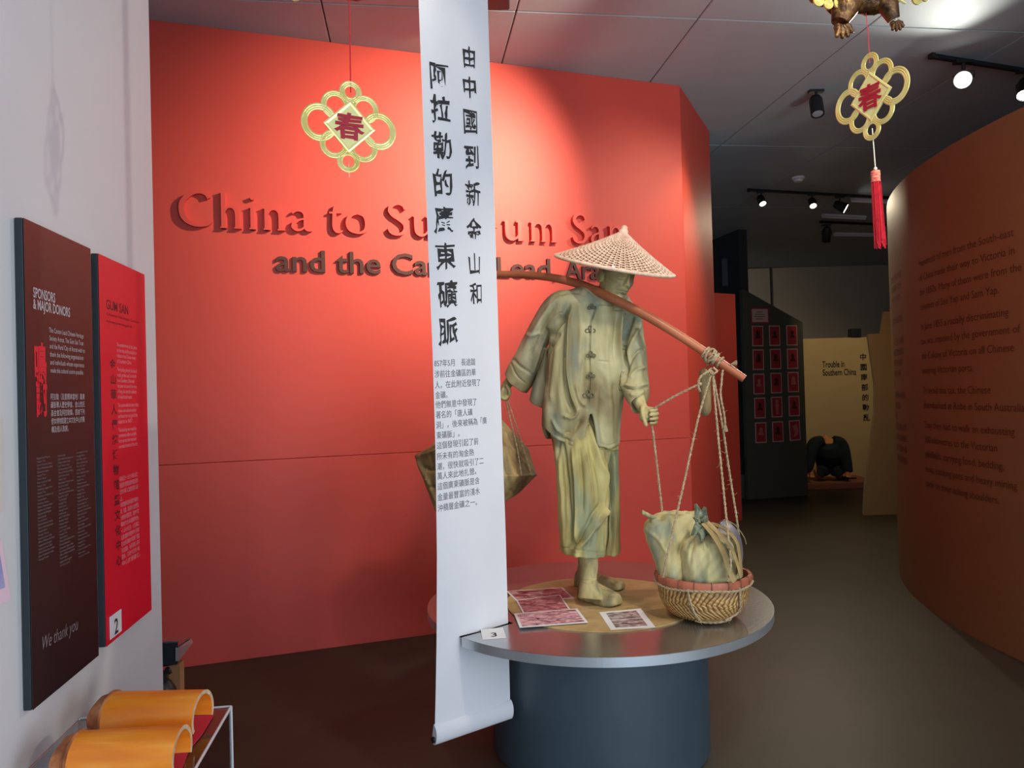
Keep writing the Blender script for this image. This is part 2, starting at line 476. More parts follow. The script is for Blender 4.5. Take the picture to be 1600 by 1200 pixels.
# ceiling: gypsum sheets of their own with recessed joints
b = MB(); b.box((2.0, 6.0, CEIL + 0.06), 18, 22, 0.08)
cl = b.build('ceiling', M['joint']); cl['kind'] = 'structure'
pm = MB(); pm.box((0, 0, 0), 1.172, 2.392, 0.02); pme = pm.mesh('ceiling_panel'); bevel(pme, 0.004, 1); pme.materials.append(M['ceiling'])
gx = Vector((0.9909, 0.1344, 0)); gy = wl
for i in range(-4, 10):
    for j in range(-3, 6):
        c = gx * (-0.465 + 1.18 * (i + 0.5)) + gy * (4.60 + 2.4 * (j + 0.5) - 2.4)
        if not (-6 < c.x < 10.2 and -4.5 < c.y < 16): continue
        o = bpy.data.objects.new('ceiling_panel', pme); link(o); o.parent = cl
        o.location = (c.x, c.y, CEIL + 0.01); o.rotation_euler = (0, 0, atan2(gx.y, gx.x))

# curved brown wall
CC = Vector((7.05, 4.75, 0)); RC = 4.16; HC = 3.165
def CWp(a, z, h=0.0):
    return CC + Vector((-(RC + h) * cos(a), (RC + h) * sin(a), 0)) + Vector((0, 0, z))
b = MB(); n = 96; a0, a1 = radians(-52), radians(84)
pts = [CWp(a0 + (a1 - a0) * i / n, 0) for i in range(n + 1)] + [CWp(a1 - (a1 - a0) * i / n, 0, -0.1) for i in range(n + 1)]
vs = []; 
for i in range(n + 1):
    a = a0 + (a1 - a0) * i / n
    vs += [CWp(a, 0), CWp(a, HC), CWp(a, HC, -0.12), CWp(a, 0, -0.12)]
fs = []
for i in range(n):
    for k in range(4):
        fs.append((4 * i + k, 4 * i + (k + 1) % 4, 4 * i + 4 + (k + 1) % 4, 4 * i + 4 + k))
fs += [(0, 1, 2, 3), (4 * n + 3, 4 * n + 2, 4 * n + 1, 4 * n)]
b.add(vs, fs); bw = b.build('wall_right', M['brown_wall'], sm=30); bw['kind'] = 'structure'
def oncyl(px, py):
    d = ray(px, py); ox, oy = CO.x - CC.x, CO.y - CC.y
    A = d.x ** 2 + d.y ** 2; B = 2 * (ox * d.x + oy * d.y); Cc = ox * ox + oy * oy - RC * RC
    D = B * B - 4 * A * Cc
    t = (-B - sqrt(max(D, 0))) / (2 * A)
    q = CO + d * t
    return atan2(q.y - CC.y, -(q.x - CC.x)), q.z
# printed text: (pixel of right end of the line, text)
lines = [('Hundreds of men from the South-east', 1584, 357), ('of China made their way to Victoria in', 1581, 392), ('the 1850s. Many of them were from the', 1594, 415), ('counties of See Yap and Sam Yap.', 1561, 447),
         ('In June 1855 a racially discriminating', 1580, 483), ('tax was imposed by the government of', 1592, 507), ('the Colony of Victoria on all Chinese', 1580, 535), ('entering Victorian ports.', 1524, 568),
         ('To avoid this tax, the Chinese', 1548, 600), ('disembarked at Robe in South Australia.', 1600, 626), ('They then had to walk an exhausting', 1587, 665), ('500 kilometres to the Victorian', 1558, 690),
         ('goldfields, carrying food, bedding,', 1576, 722), ('tents, cooking pots and heavy mining', 1594, 752), ('tools on their aching shoulders.', 1560, 772)]
aL = oncyl(1442, 600)[0]; aR = oncyl(1584, 357)[0]
wR = text_arrays(lines[0][0], size=1.0)[0][:, 0].max()
tsz = abs(aL - aR) * RC / wR
tm = MB()
ztop = oncyl(1584, 352)[1]; zbot = oncyl(1560, 772)[1]
rows = [0, 1, 2, 3, 4.35, 5.35, 6.35, 7.35, 8.7, 9.7, 11.05, 12.05, 13.05, 14.05, 15.05]
dz = (ztop - zbot) / 15.05
for (t, _, _), r in zip(lines, rows):
    zb = ztop - 0.06 - r * dz
    put_text(tm, t, lambda x, y, h, zb=zb: CWp(aL - x / RC, zb + y, 0.002), size=tsz, offset=0.0)
cz = ['數以百計來自中國', '東南部的男子於十', '九世紀五十年代', '到', '他們大多來自四邑', '和', '一八五五年六月維', '多利亞殖民地政府', '對所有華人徵收', '歧視性入境稅', '稅', '為避稅華人在南澳', '洲羅布登岸', '再徒', '步五百公里往金礦', '背負食物被褥帳篷', '炊具及沉重的採礦', '工具肩負重擔前行', '礦']
aZ = oncyl(1398, 600)[0]
for i, t in enumerate(cz):
    zb = ztop - 0.06 - i * (dz * 15.05 / 18.3)
    put_text(tm, t, lambda x, y, h, zb=zb: CWp(aZ - x / RC, zb + y, 0.002), size=tsz * 0.85)
tm.build('lettering', M['wall_print'], bw)

# far walls
def wall(name, p, q, h, th, m, z0=0.0):
    p = Vector((*p, 0)); q = Vector((*q, 0)); t = (q - p).normalized(); n = Vector((-t.y, t.x, 0))
    b = MB(); b.prism([p + Vector((0, 0, z0)), q + Vector((0, 0, z0)), q + n * th + Vector((0, 0, z0)), p + n * th + Vector((0, 0, z0))], (0, 0, h - z0))
    o = b.build(name, m); o['kind'] = 'structure'; return o
wall('wall_far', (-2, 15.1), (10.8, 15.1), CEIL, 0.12, M['back_wall'])
wall('wall_far_side', (10.8, 15.1), (10.8, 6.0), CEIL, 0.12, M['back_wall'])
wall('trim_1', (5.22, 15.07), (5.25, 15.07), CEIL, 0.03, M['dark_wall'])
# low red wall seen in the gap
wall('wall_low_red', (2.3, 9.0), (2.78, 9.3), 2.78, 0.1, M['red_wall'])
# charcoal wall with its end
pA = at(1161, 600, 11.3); pB = at(1100, 600, 12.5)
wall('wall_charcoal', (pB.x, pB.y), (pA.x, pA.y), CEIL, 0.14, M['dark_wall'])
b = MB(); b.box(at(1137, 427, 11.75) + Vector((-0.02, -0.10, 0)), 0.19, 0.02, 0.42, None); o = b.build('grey_wall_panel', mat('slate_grey', srgb(76, 84, 86), 0.5))  # paler grey rectangle set against the charcoal wall
tag(o, 'small slate grey panel high on the charcoal wall', 'sign')

# cream partition walls with the chapter title
pc = wall('wall_partition', (4.35, 12.75), (6.2, 12.75), 2.42, 0.12, M['cream_wall'])
tm = MB()
def CP(x, y, h): return Vector((x, 12.745 - h, y))
q = at(1285, 574, 12.745); sc_ = 12.745 / FPX
tk = 0.565 / text_arrays('Southern China', size=0.15)[0][:, 0].max()
put_text(tm, 'Trouble in\nSouthern China', lambda x, y, h: CP(q.x + x * tk, q.z + y, h + 0.002), size=0.15, line=0.93, offset=0.002)
for i, ch in enumerate('中國南部的動亂'):
    q2 = at(1343 + i * 0.9, 562 + i * 15.8, 12.745)
    put_text(tm, ch, lambda x, y, h: CP(q2.x + x, q2.z + y, h + 0.002), size=0.12, offset=0.002)
tm.build('lettering', M['ink'], pc)
b = MB()
poly = [(1350, 806), (1352, 760), (1367, 640), (1367, 600), (1356, 522), (1377, 521), (1381, 487), (1420, 487), (1420, 818)]
b.prism([at(x, y, 9.4) if i else at(x, 806, 9.4) for i, (x, y) in enumerate(poly)], (0.02, 0.09, 0))
me = b.mesh('wall_partition_near')
for v in me.vertices:
    if v.co.z < 0.12: v.co.z = 0.0
o = obj('wall_partition_near', me, M['cream_wall']); o['kind'] = 'structure'

# ================================================================== RAISED TITLE ON THE RED WALL
# flared letters drawn as pen strokes (x, y, pen width) in units of the ascender height
def G(ch):
    S = 0.115; T = 0.055
    if ch == 'C': return [[(0.78, 0.80, .10), (0.70, 0.90, .07), (0.52, 0.945, .06), (0.28, 0.87, .10), (0.10, 0.68, .135), (0.07, 0.46, .145), (0.13, 0.24, .135), (0.32, 0.08, .09), (0.55, 0.04, .06), (0.74, 0.08, .06), (0.84, 0.17, .05)]], 0.92
    if ch == 'h': return [[(0.02, 0.97, .03, 1), (0.10, 0.985, .05, 1)], [(0.10, 1.0, S, 1), (0.10, 0.0, S, 1)], [(0.12, 0.44, .05), (0.20, 0.56, .06), (0.33, 0.60, .08), (0.44, 0.53, .11), (0.475, 0.38, S), (0.475, 0.0, S)], [(0.01, 0.02, .04, 1), (0.20, 0.02, .04, 1)], [(0.39, 0.02, .04, 1), (0.60, 0.02, .04, 1)]], 0.64
    if ch == 'i': return [[(0.0, 0.60, .03, 1), (0.10, 0.615, .05, 1)], [(0.10, 0.63, S, 1), (0.10, 0.0, S, 1)], [(0.00, 0.02, .04, 1), (0.22, 0.02, .04, 1)], [(0.03, 0.90, .02), (0.08, 0.855, .06), (0.14, 0.85, .06), (0.20, 0.89, .02)]], 0.26
    if ch == 'n': return [[(0.0, 0.60, .03, 1), (0.10, 0.615, .05, 1)], [(0.10, 0.63, S, 1), (0.10, 0.0, S, 1)], [(0.12, 0.44, .05), (0.20, 0.56, .06), (0.33, 0.60, .08), (0.44, 0.53, .11), (0.475, 0.38, S), (0.475, 0.0, S)], [(0.01, 0.02, .04, 1), (0.20, 0.02, .04, 1)], [(0.39, 0.02, .04, 1), (0.60, 0.02, .04, 1)]], 0.64
    if ch == 'm':
        a = G('n')[0][:3] + [[(0.01, 0.02, .04, 1), (0.20, 0.02, .04, 1)], [(0.39, 0.02, .04, 1), (0.57, 0.02, .04, 1)]]
        return a + [[(0.50, 0.44, .05), (0.58, 0.56, .06), (0.70, 0.60, .08), (0.80, 0.53, .11), (0.835, 0.38, S), (0.835, 0.0, S)], [(0.75, 0.02, .04, 1), (0.97, 0.02, .04, 1)]], 1.0
    if ch == 'a': return [[(0.04, 0.50, .04), (0.14, 0.585, .06), (0.28, 0.59, .09), (0.37, 0.50, .11), (0.385, 0.36, S), (0.385, 0.14, S), (0.43, 0.05, .08), (0.54, 0.04, .04)], [(0.38, 0.37, .05), (0.22, 0.33, .06), (0.09, 0.24, .10), (0.07, 0.12, .11), (0.15, 0.045, .08), (0.27, 0.06, .06), (0.38, 0.16, .05)]], 0.57
    if ch == 't': return [[(0.17, 0.80, .03), (0.155, 0.66, .09), (0.15, 0.40, S), (0.15, 0.16, S), (0.20, 0.055, .09), (0.30, 0.035, .06), (0.38, 0.08, .03)], [(0.01, 0.575, .05, 1), (0.36, 0.60, .055, 1)]], 0.42
    if ch == 'o': return [[(0.29, 0.60, .06), (0.12, 0.52, .09), (0.065, 0.31, .125), (0.12, 0.11, .10), (0.30, 0.03, .06), (0.47, 0.11, .09), (0.525, 0.32, .125), (0.46, 0.53, .10), (0.29, 0.60, .06)]], 0.62
    if ch == 'S': return [[(0.50, 0.78, .05), (0.45, 0.89, .06), (0.31, 0.945, .07), (0.14, 0.88, .10), (0.09, 0.74, .12), (0.17, 0.61, .125), (0.33, 0.50, .125), (0.48, 0.37, .125), (0.51, 0.22, .12), (0.42, 0.08, .09), (0.24, 0.035, .07), (0.09, 0.09, .06), (0.03, 0.21, .05)]], 0.62
    if ch == 'u': return [[(0.0, 0.60, .03, 1), (0.10, 0.60, .05, 1)], [(0.10, 0.62, S), (0.10, 0.30, S), (0.13, 0.12, .11), (0.24, 0.04, .08), (0.36, 0.08, .06), (0.46, 0.20, .05)], [(0.475, 0.62, S, 1), (0.475, 0.0, S, 1)], [(0.37, 0.60, .05, 1), (0.475, 0.60, .05, 1)], [(0.475, 0.02, .04, 1), (0.60, 0.03, .03, 1)]], 0.64
    if ch == 'G': return G('C')[0] + [[(0.74, 0.06, S, 1), (0.74, 0.40, S, 1)], [(0.62, 0.40, .045, 1), (0.86, 0.40, .045, 1)]], 0.92
    return [], 0.3
def glyph_mesh(ch, mapf, th):
    b = MB()
    st, adv = G(ch)
    for si, s in enumerate(st):
        straight = len(s[0]) == 4
        P = [np.array(p[:3]) for p in s] if straight else catmull([p[:3] for p in s], 6)
        Lf, Rt = [], []
        for i, p in enumerate(P):
            q0 = P[max(i - 1, 0)]; q1 = P[min(i + 1, len(P) - 1)]
            d = q1[:2] - q0[:2]; d = d / (np.linalg.norm(d) + 1e-9); nn = np.array([-d[1], d[0]])
            Lf.append(p[:2] + nn * p[2] / 2); Rt.append(p[:2] - nn * p[2] / 2)
        m = len(P)
        e = si * 0.00015
        top = [mapf(x, y, th + e) for x, y in Lf + Rt]; bot = [mapf(x, y, 0.0) for x, y in Lf + Rt]
        f = []
        for i in range(m - 1):
            f += [(i, i + 1, m + i + 1, m + i), (2 * m + i, 3 * m + i, 3 * m + i + 1, 2 * m + i + 1),
                  (i, 2 * m + i, 2 * m + i + 1, i + 1), (m + i, m + i + 1, 3 * m + i + 1, 3 * m + i)]
        f += [(0, m, 3 * m, 2 * m), (m - 1, 3 * m - 1, 4 * m - 1, 2 * m - 1)]
        b.add(top + bot, f)
    return b, adv
hC = 0.036
u0, zA = onred(342, 299, hC); _, zB = onred(342, 356, hC)
asc = zA - zB
# x extents of the letters along the wall, read off the sign
spans = [('C', 281, 333), ('h', 341, 380), ('i', 387, 402), ('n', 408, 448), ('a', 454, 490), ('t', 512, 538), ('o', 541, 577), ('S', 604, 636), ('u', 642, 680), ('n', 686, 722),
         ('G', 735, 779), ('u', 784, 821), ('m', 826, 872), ('S', 893, 917), ('a', 922, 945), ('n', 949, 975)]
for ch, xa, xb in spans:
    ua = onred(xa, 340, hC)[0]; ub = onred(xb, 340, hC)[0]
    st, adv = G(ch)
    allp = [p for s in st for p in s]
    lo = min(p[0] for p in allp) - 0.045; hi = max(p[0] for p in allp) + 0.045
    kx = (ub - ua) / (hi - lo)
    b, _ = glyph_mesh(ch, lambda x, y, h: RW(ua + (x - lo) * kx, zB + y * asc, h), hC)
    b.build('letter', M['red_letter'], rt)
t2s = 'and the Canton Lead, Ararat'
hB = 0.02
ua, zb0 = onred(431, 423, hB); ue, zb1 = onred(884, 434.5, hB)
vv, _ = text_arrays('and the Canton Lead, A', size=1.0, offset=0.012)
v1, _ = text_arrays('and the Canton Lead, ', size=1.0, offset=0.012)
vx, _ = text_arrays('A', size=1.0, offset=0.012)
xA = vv[:, 0].max() - (vx[:, 0].max() - vx[:, 0].min())
k2 = (ue - ua) / (xA - v1[:, 0].min())
zd = onred(500, 388, hB)[1]; zdb = onred(500, 424, hB)[1]
ky = (zd - zdb) / 0.75
x0 = v1[:, 0].min()
pen = 0.0
for i, ch in enumerate(t2s):
    if ch == ' ': continue
    pre, _ = text_arrays(t2s[:i + 1], size=1.0, offset=0.012)
    gl, _ = text_arrays(ch, size=1.0, offset=0.012)
    dx = pre[:, 0].max() - gl[:, 0].max()
    if i == t2s.index('A'): uA_, xA_ = ua + (dx - x0) * k2, dx
    kk = (lambda x: uA_ + (x - xA_) * k2 * 0.80) if i >= t2s.index('A') else (lambda x: ua + (x - x0) * k2)
    b = MB(); put_text(b, ch, lambda x, y, h: RW(kk(x + dx), zb0 + y * ky, h), thick=hB, size=1.0, offset=0.012)
    b.build('small_letter', M['brown_letter'], rt)

# ================================================================== HANGING BANNER
dl, dr = 3.02, 3.24
ctrl = [(-60, 652, 761.5), (0, 654, 763), (280, 665, 771), (540, 675.5, 779), (700, 680, 785), (860, 682, 790.5), (1000, 681.5, 794), (1085, 680, 796), (1130, 679, 797)]
def banner_row(y):
    ys = [c[0] for c in ctrl]
    return float(np.interp(y, ys, [c[1] for c in ctrl])), float(np.interp(y, ys, [c[2] for c in ctrl]))
ban = thing('banner', 'tall white hanging banner with two columns of black Chinese calligraphy', 'banner', at(735, 1140, 3.1) * 1.0)
btop = CEIL - 0.02
bbot = at(679, 1140, dl).z
nb, nc = 80, 12
xl_t, xr_t = banner_row(-60)
def Bp(z, u, h=0.0):
    """point on the banner at height z and fraction u across"""
    # pixel row at left edge for this z
    y = 617 - (z - EYE) * FPX / dl
    xl, xr = banner_row(max(y, -60))
    pl = at(xl, 600, dl); pr = at(xr, 600, dr)
    # undo roll drift: evaluate edge at its own row
    yl = 600 - (z - EYE) / dl * FPX + 15; yr = 600 - (z - EYE) / dr * FPX + 15
    a = at(xl, yl, dl); c = at(xr, yr, dr)
    p = Vector((a.x + (c.x - a.x) * u, a.y + (c.y - a.y) * u, z))
    nrm = Vector(((c.y - a.y), -(c.x - a.x), 0)).normalized()
    bow = 0.006 * sin(pi * u) + 0.002 * sin(3 * pi * u + z * 2)
    return p + nrm * (bow + h)
def sheet(name, z0, z1, rows, cols, th, m, parent, u0=0.0, u1=1.0, hoff=None):
    vs = []; fs = []
    for sgn in (0, 1):
        for i in range(rows + 1):
            z = z0 + (z1 - z0) * i / rows
            for j in range(cols + 1):
                u = u0 + (u1 - u0) * j / cols
                vs.append(Bp(z, u, (th if sgn == 0 else 0) + (hoff(z) if hoff else 0)))
    W = cols + 1; O = (rows + 1) * W
    for i in range(rows):
        for j in range(cols):
            a = i * W + j
            fs.append((a, a + 1, a + W + 1, a + W)); fs.append((O + a, O + a + W, O + a + W + 1, O + a + 1))
    for i in range(rows):
        a = i * W; fs.append((a, a + W, O + a + W, O + a)); a += cols; fs.append((a, O + a, O + a + W, a + W))
    for j in range(cols):
        fs.append((j, O + j, O + j + 1, j + 1)); a = rows * W + j; fs.append((a, a + 1, O + a + 1, O + a))
    b = MB(); b.add(vs, fs); return b.build(name, m, parent, sm=50)
sheet('fabric', bbot, btop, nb, nc, 0.0012, M['banner'], ban)
# rolled hem round the bottom rod
hz = bbot - 0.028
b = MB()
prof = []
pl_, pr_ = Bp(bbot, 0.0), Bp(bbot, 1.0)
ax_ = (pr_ - pl_); ax_.z = 0; axn = ax_.normalized(); nn_ = Vector((axn.y, -axn.x, 0))
shape = [(0.0, 0.04), (0.012, 0.03), (0.020, 0.008), (0.018, -0.018), (0.008, -0.038), (-0.006, -0.042), (-0.014, -0.03), (-0.012, 0.0), (-0.004, 0.03)]
shape = catmull(shape, 3, True)
c0 = Bp(bbot, 0.0) - axn * 0.004 - Vector((0, 0, 0.018)); c1 = Bp(bbot, 1.0) + axn * 0.004 - Vector((0, 0, 0.018))
m_ = len(shape)
vs = [c0 + nn_ * p[0] + Vector((0, 0, p[1])) for p in shape] + [c1 + nn_ * p[0] + Vector((0, 0, p[1])) for p in shape]
b.add(vs, [(i, (i + 1) % m_, m_ + (i + 1) % m_, m_ + i) for i in range(m_)] + [tuple(range(m_))[::-1], tuple(range(m_, 2 * m_))])
b.build('hem', M['banner'], ban, sm=60)
b = MB(); b.tube([c0 - axn * 0.008 - Vector((0, 0, 0.02)), c1 + axn * 0.004 - Vector((0, 0, 0.02))], 0.012, 12); b.build('rod', M['black'], ban, sm=50)
def bz(y, x=720):   # banner height for a pixel row near column x
    return at(x, y, 3.13).z
tm = MB()
wB = 0.385
def bchar(ch, px, py, szpx, mb, off=0.012, wob=0.02, sx=1.0, vert=1.0):
    """character centred on a photographed spot of the banner"""
    xl, xr = banner_row(py); u = (px - xl) / (xr - xl)
    Yd = dl + (dr - dl) * u
    z = at(px, py, Yd).z; s = szpx * Yd / FPX
    v, f = text_arrays(ch, size=1.0, offset=off)
    cx, cy = (v[:, 0].max() + v[:, 0].min()) / 2, (v[:, 1].max() + v[:, 1].min()) / 2
    rr = 0.05
    put_text(mb, ch, lambda x, y, h: Bp(z + ((y - cy) * vert + (x - cx) * 0.10) * s, u + (x - cx) * s * sx / wB, 0.0022), size=1.0, offset=off, wobble=wob)
for ch, x, y in zip('由中國到新金山和', [731, 731.5, 733, 735, 737, 738, 739, 741], [90, 137, 191, 246, 303, 359, 412, 459]):
    bchar(ch, x, y, 41 if ch in '國到新金' else 36, tm, 0.014, 0.09, 0.85, 1.0)
tm.build('calligraphy_column', M['ink'], ban); tm = MB()
for ch, x, y in zip('阿拉勒的廣東礦脈', [684, 686, 688, 690, 691, 694, 697, 698], [120, 171, 229, 286, 343, 400, 459, 517]):
    bchar(ch, x, y, 44, tm, 0.014, 0.09, 0.95, 1.0)
tm.build('calligraphy_column', M['ink'], ban)
tm = MB()
body = ['857年5月　長途跋', '涉前往金礦區的華', '人，在此附近發現了', '金礦。', '他們無意中發現了', '著名的「唐人礦', '洞」，後來被稱為「廣', '東礦脈」。', '這個發現引起了前', '所未有的淘金熱', '潮，很快就吸引了二', '萬人來此地扎營。', '這個廣東礦脈是含', '金量最豐富的淺水', '沖積層金礦之一。']
ys = [570, 587, 604, 620, 635, 651, 667, 683, 699, 716, 732, 747, 763, 780, 797]
for t, y in zip(body, ys):
    xl, xr = banner_row(y)
    Yd = dl; z = at(xl, y, Yd).z
    s = 11.6 * 3.1 / FPX
    clip = 0.02
    v, f = text_arrays(t, size=1.0)
    wmax = v[:, 0].max()
    fit = min(1.0, (0.83 * wB / s) / wmax) if len(t) > 8 else 1.0
    fit = 0.94
    put_text(tm, t, lambda x, y_, h: Bp(z - 0.006 + y_ * s * 1.05 + x * s * 0.03, 0.015 + x * s * fit / wB, 0.0022), size=1.0)
tm.build('small_print', M['ink_soft'], ban)
# ================================================================== INFORMATION PANELS ON THE LEFT WALL
def wall_panel(name, label, tl, tr_, br, bl, hf, face, edge, th):
    """panel on the left wall from the pixels of its face corners"""
    s0 = (onleft(*tl, hf)[0] + onleft(*bl, hf)[0]) / 2; s1 = (onleft(*tr_, hf)[0] + onleft(*br, hf)[0]) / 2
    z1 = (onleft(*tl, hf)[1] + onleft(*tr_, hf)[1]) / 2; z0 = (onleft(*bl, hf)[1] + onleft(*br, hf)[1]) / 2
    t = thing(name, label, 'sign', LW((s0 + s1) / 2, z0, 0))
    b = MB(); b.box(LW((s0 + s1) / 2, (z0 + z1) / 2, hf - th / 2 - 0.0015), s1 - s0, th - 0.003, z1 - z0, (wl, nl, Zv))
    me = b.mesh('board'); bevel(me, 0.0015, 1); obj('board', me, edge, t)
    b = MB(); b.box(LW((s0 + s1) / 2, (z0 + z1) / 2, hf - 0.0005), s1 - s0 - 0.001, 0.001, z1 - z0 - 0.001, (wl, nl, Zv)); b.build('face', face, t)
    return t, s0, s1, z0, z1
T1, s0, s1, z0, z1 = wall_panel('sponsor_sign', 'tall black panel on the white wall listing sponsors and major donors', (36, 341), (141, 387), (155, 1021), (52, 1113), 0.022, M['panel_black'], M['panel_edge'], 0.02)
HF = 0.0225
def ltext(mb, body, s, z, size, sx=1.0, hh=HF, **kw):
    put_text(mb, body, lambda x, y, h: LW(s + x * sx, z + y, hh), size=size, **kw)
def onp(px, py): return onleft(px, py, 0.022)
def px_line(mb, body, px, py, s_right_px, size, hh=HF, off=0.0, line=1.0, fit=True):
    """a line whose baseline starts at a photographed point and ends under another"""
    s, z = onp(px, py); se, _ = onp(s_right_px, py)
    v, _ = text_arrays(body, size=size, offset=off, line=line)
    sx = (se - s) / v[:, 0].max() if fit else 1.0
    put_text(mb, body, lambda x, y, h: LW(s + x * sx, z + y, hh), size=size, offset=off, line=line)
b = MB()
px_line(b, 'SPONSORS', 51.5, 464, 86, 0.034, off=0.0006); px_line(b, '& MAJOR DONORS', 51.5, 482, 109, 0.034, off=0.0006)
b.build('heading', M['panel_text'], T1)
b = MB()
for i, t in enumerate(['The Canton Lead Chinese Heritage', 'Society Ararat, The Gum San Trust', 'and the Rural City of Ararat wish to', 'thank the following organisations', 'and individuals whose experience', 'made this cultural centre possible.']):
    px_line(b, t, 76.5 + i * 0.4, 519 + i * 12.6, [130, 130, 132, 130, 131, 130][i], 0.0175)
b.build('paragraph', M['panel_text'], T1); b = MB()
for i, t in enumerate(['阿拉勒（及墨爾砵當地）嘉東', '礦脈華人歷史學會、金山信託', '基金會及阿拉勒鎮，感謝下列', '使本博物館建立本文化中心的機', '構及個人致謝。']):
    px_line(b, t, 78.5 + i * 0.4, 624 + i * 12.9, 132 if i < 4 else 107, 0.0175)
b.build('paragraph', M['panel_text'], T1)
b = MB()
px_line(b, '鳴', 53, 594, 73, 0.105, off=0.003); px_line(b, '謝', 56, 645, 74, 0.105, off=0.003)
b.build('red_characters', M['panel_text_red'], T1)
b = MB()
wd = ['Department of Infrastructure', 'Community Support Fund', 'Office of Multicultural Affairs', 'Regional Arts Program', 'Rural City Council', 'Chinese Association', 'Heritage Victoria', 'Tourism Board', 'District Historical Society', 'Hospital Trust', 'Rotary and Lions Clubs', 'Family Society', 'Local Traders Group']
random.seed(3)
for c, (xa, ya, xb, n) in enumerate([(56, 718, 82, 30), (89, 714, 117, 33), (118, 709, 141, 31)]):
    sx0, zz = onp(xa + 1, ya)
    sx1, _ = onp(xb, ya)
    ze = onp(xa + 1, [884, 893, 879][c])[1]
    for i in range(n):
        t = random.choice(wd)
        zi = zz + (ze - zz) * i / n
        v, _ = text_arrays(t, size=0.0072)
        k = min(1.0, (sx1 - sx0) / v[:, 0].max())
        put_text(b, t, lambda x, y, h: LW(sx0 + x * k, zi + y, HF), size=0.0072)
b.build('donor_columns', M['panel_text_dim'], T1)
b = MB()
s, z = onp(64, 1017); se, ze = onp(122, 983)
v, _ = text_arrays('We thank you', size=0.045, shear=0.3)
put_text(b, 'We thank you', lambda x, y, h: LW(s + x * (se - s) / v[:, 0].max(), z + y + (ze - z) * x / v[:, 0].max(), HF), size=0.045, shear=0.3)
b.build('thanks_line', M['panel_text_dim'], T1)

T2, s0, s1, z0, z1 = wall_panel('history_sign', 'narrow bright red panel beside the black one, with a vertical row of Chinese characters', (155, 398), (225, 427), (238, 953), (165, 1011), 0.022, M['panel_red'], M['panel_edge'], 0.02)
b = MB(); px_line(b, 'GUM SAN', 165.5, 482, 200, 0.040, off=0.0006)
b.build('heading', M['panel_text_dark'], T2); b = MB()
for i, ch in enumerate('金山華人傳統博物館暨文化中心'):
    x = 171.5 + i * 0.75; y = 575 + i * 23.8
    s, z = onp(x, y); se, _ = onp(x + 9, y)
    put_text(b, ch, lambda xx, yy, h: LW(s + xx * (se - s) / 0.032, z + yy, HF), size=0.032, offset=0.0008)
b.build('character_column', M['panel_text_dark'], T2)
b = MB()
px_line(b, 'Chinese Heritage Centre', 166, 492, 216, 0.012); px_line(b, 'A journey to the new gold hills', 166, 503, 206, 0.012)
b.build('faint_lines', M['panel_text_dark'], T2)
b = MB()
par = [['The establishment of this centre', 'by the city and its people is a', 'tribute to the Chinese miners', 'of Southern China.'], ['The building blends the line of', 'roofs, gardens and courtyards', 'from Southern China and', 'has been set out on the rules', 'of feng shui and the balance', 'of wind and water.'], ['The centre tells the story of the', 'miners who walked overland', 'and found the rich gold of the', 'district in 1857.'], ['The building was raised by', 'community effort and gifts', 'from across the state and', 'overseas friends of the city.']]
y = 541
for p in par:
    for t in p:
        px_line(b, t, 182 + (y - 541) * 0.022, y, 211 + (len(t) - 28) * 0.6 + (y - 541) * 0.022, 0.0165); y += 8.6
    y += 4.5
b.build('paragraph', M['panel_text_pink'], T2); b = MB()
y = 752
for k, t in enumerate(['館為紀念一八五七年華人礦工', '長途跋涉發現金礦所建立而成', '位於小城入口處座落於山坡', '上。', '本館建築採用中國南方傳統式', '樣，飛簷、庭園及水池依照風', '水原則佈置妥當，融合中澳', '兩地文化與建築特色。', '一八五七年五月，七百名華工', '從南澳羅布港登岸步行前來', '在此附近無意中發現了豐富', '的金礦脈，吸引數萬人前來', '開採，形成今日的小城，', '中心於是建立。']):
    px_line(b, t, 186.5 + (y - 752) * 0.03, y, (215 if len(t) > 4 else 191) + (y - 752) * 0.03, 0.0165); y += 10.2
b.build('paragraph', M['panel_text_pink'], T2)
# number tag 2
sa, za = onleft(174, 1003, 0.026); sb, zb_ = onleft(190.5, 948, 0.026)
t = thing('number_tag', 'white card with the number 2 on the lower corner of the red panel', 'card', LW(sa, za, 0.023))
b = MB(); b.box(LW((sa + sb) / 2, (za + zb_) / 2 , 0.0235), sb - sa, 0.0015, abs(zb_ - za) * 0.84, (wl, nl, Zv)); b.build('card', M['white'], t)
b = MB(); v, _ = text_arrays('2', size=0.062, offset=0.001)
cx = (sa + sb) / 2 - v[:, 0].mean() ; put_text(b, '2', lambda x, y, h: LW(cx + x, (za + zb_) / 2 - v[:, 1].mean() - 0.002 + y, 0.0247), size=0.062, offset=0.001)
b.build('numeral', M['ink'], t)

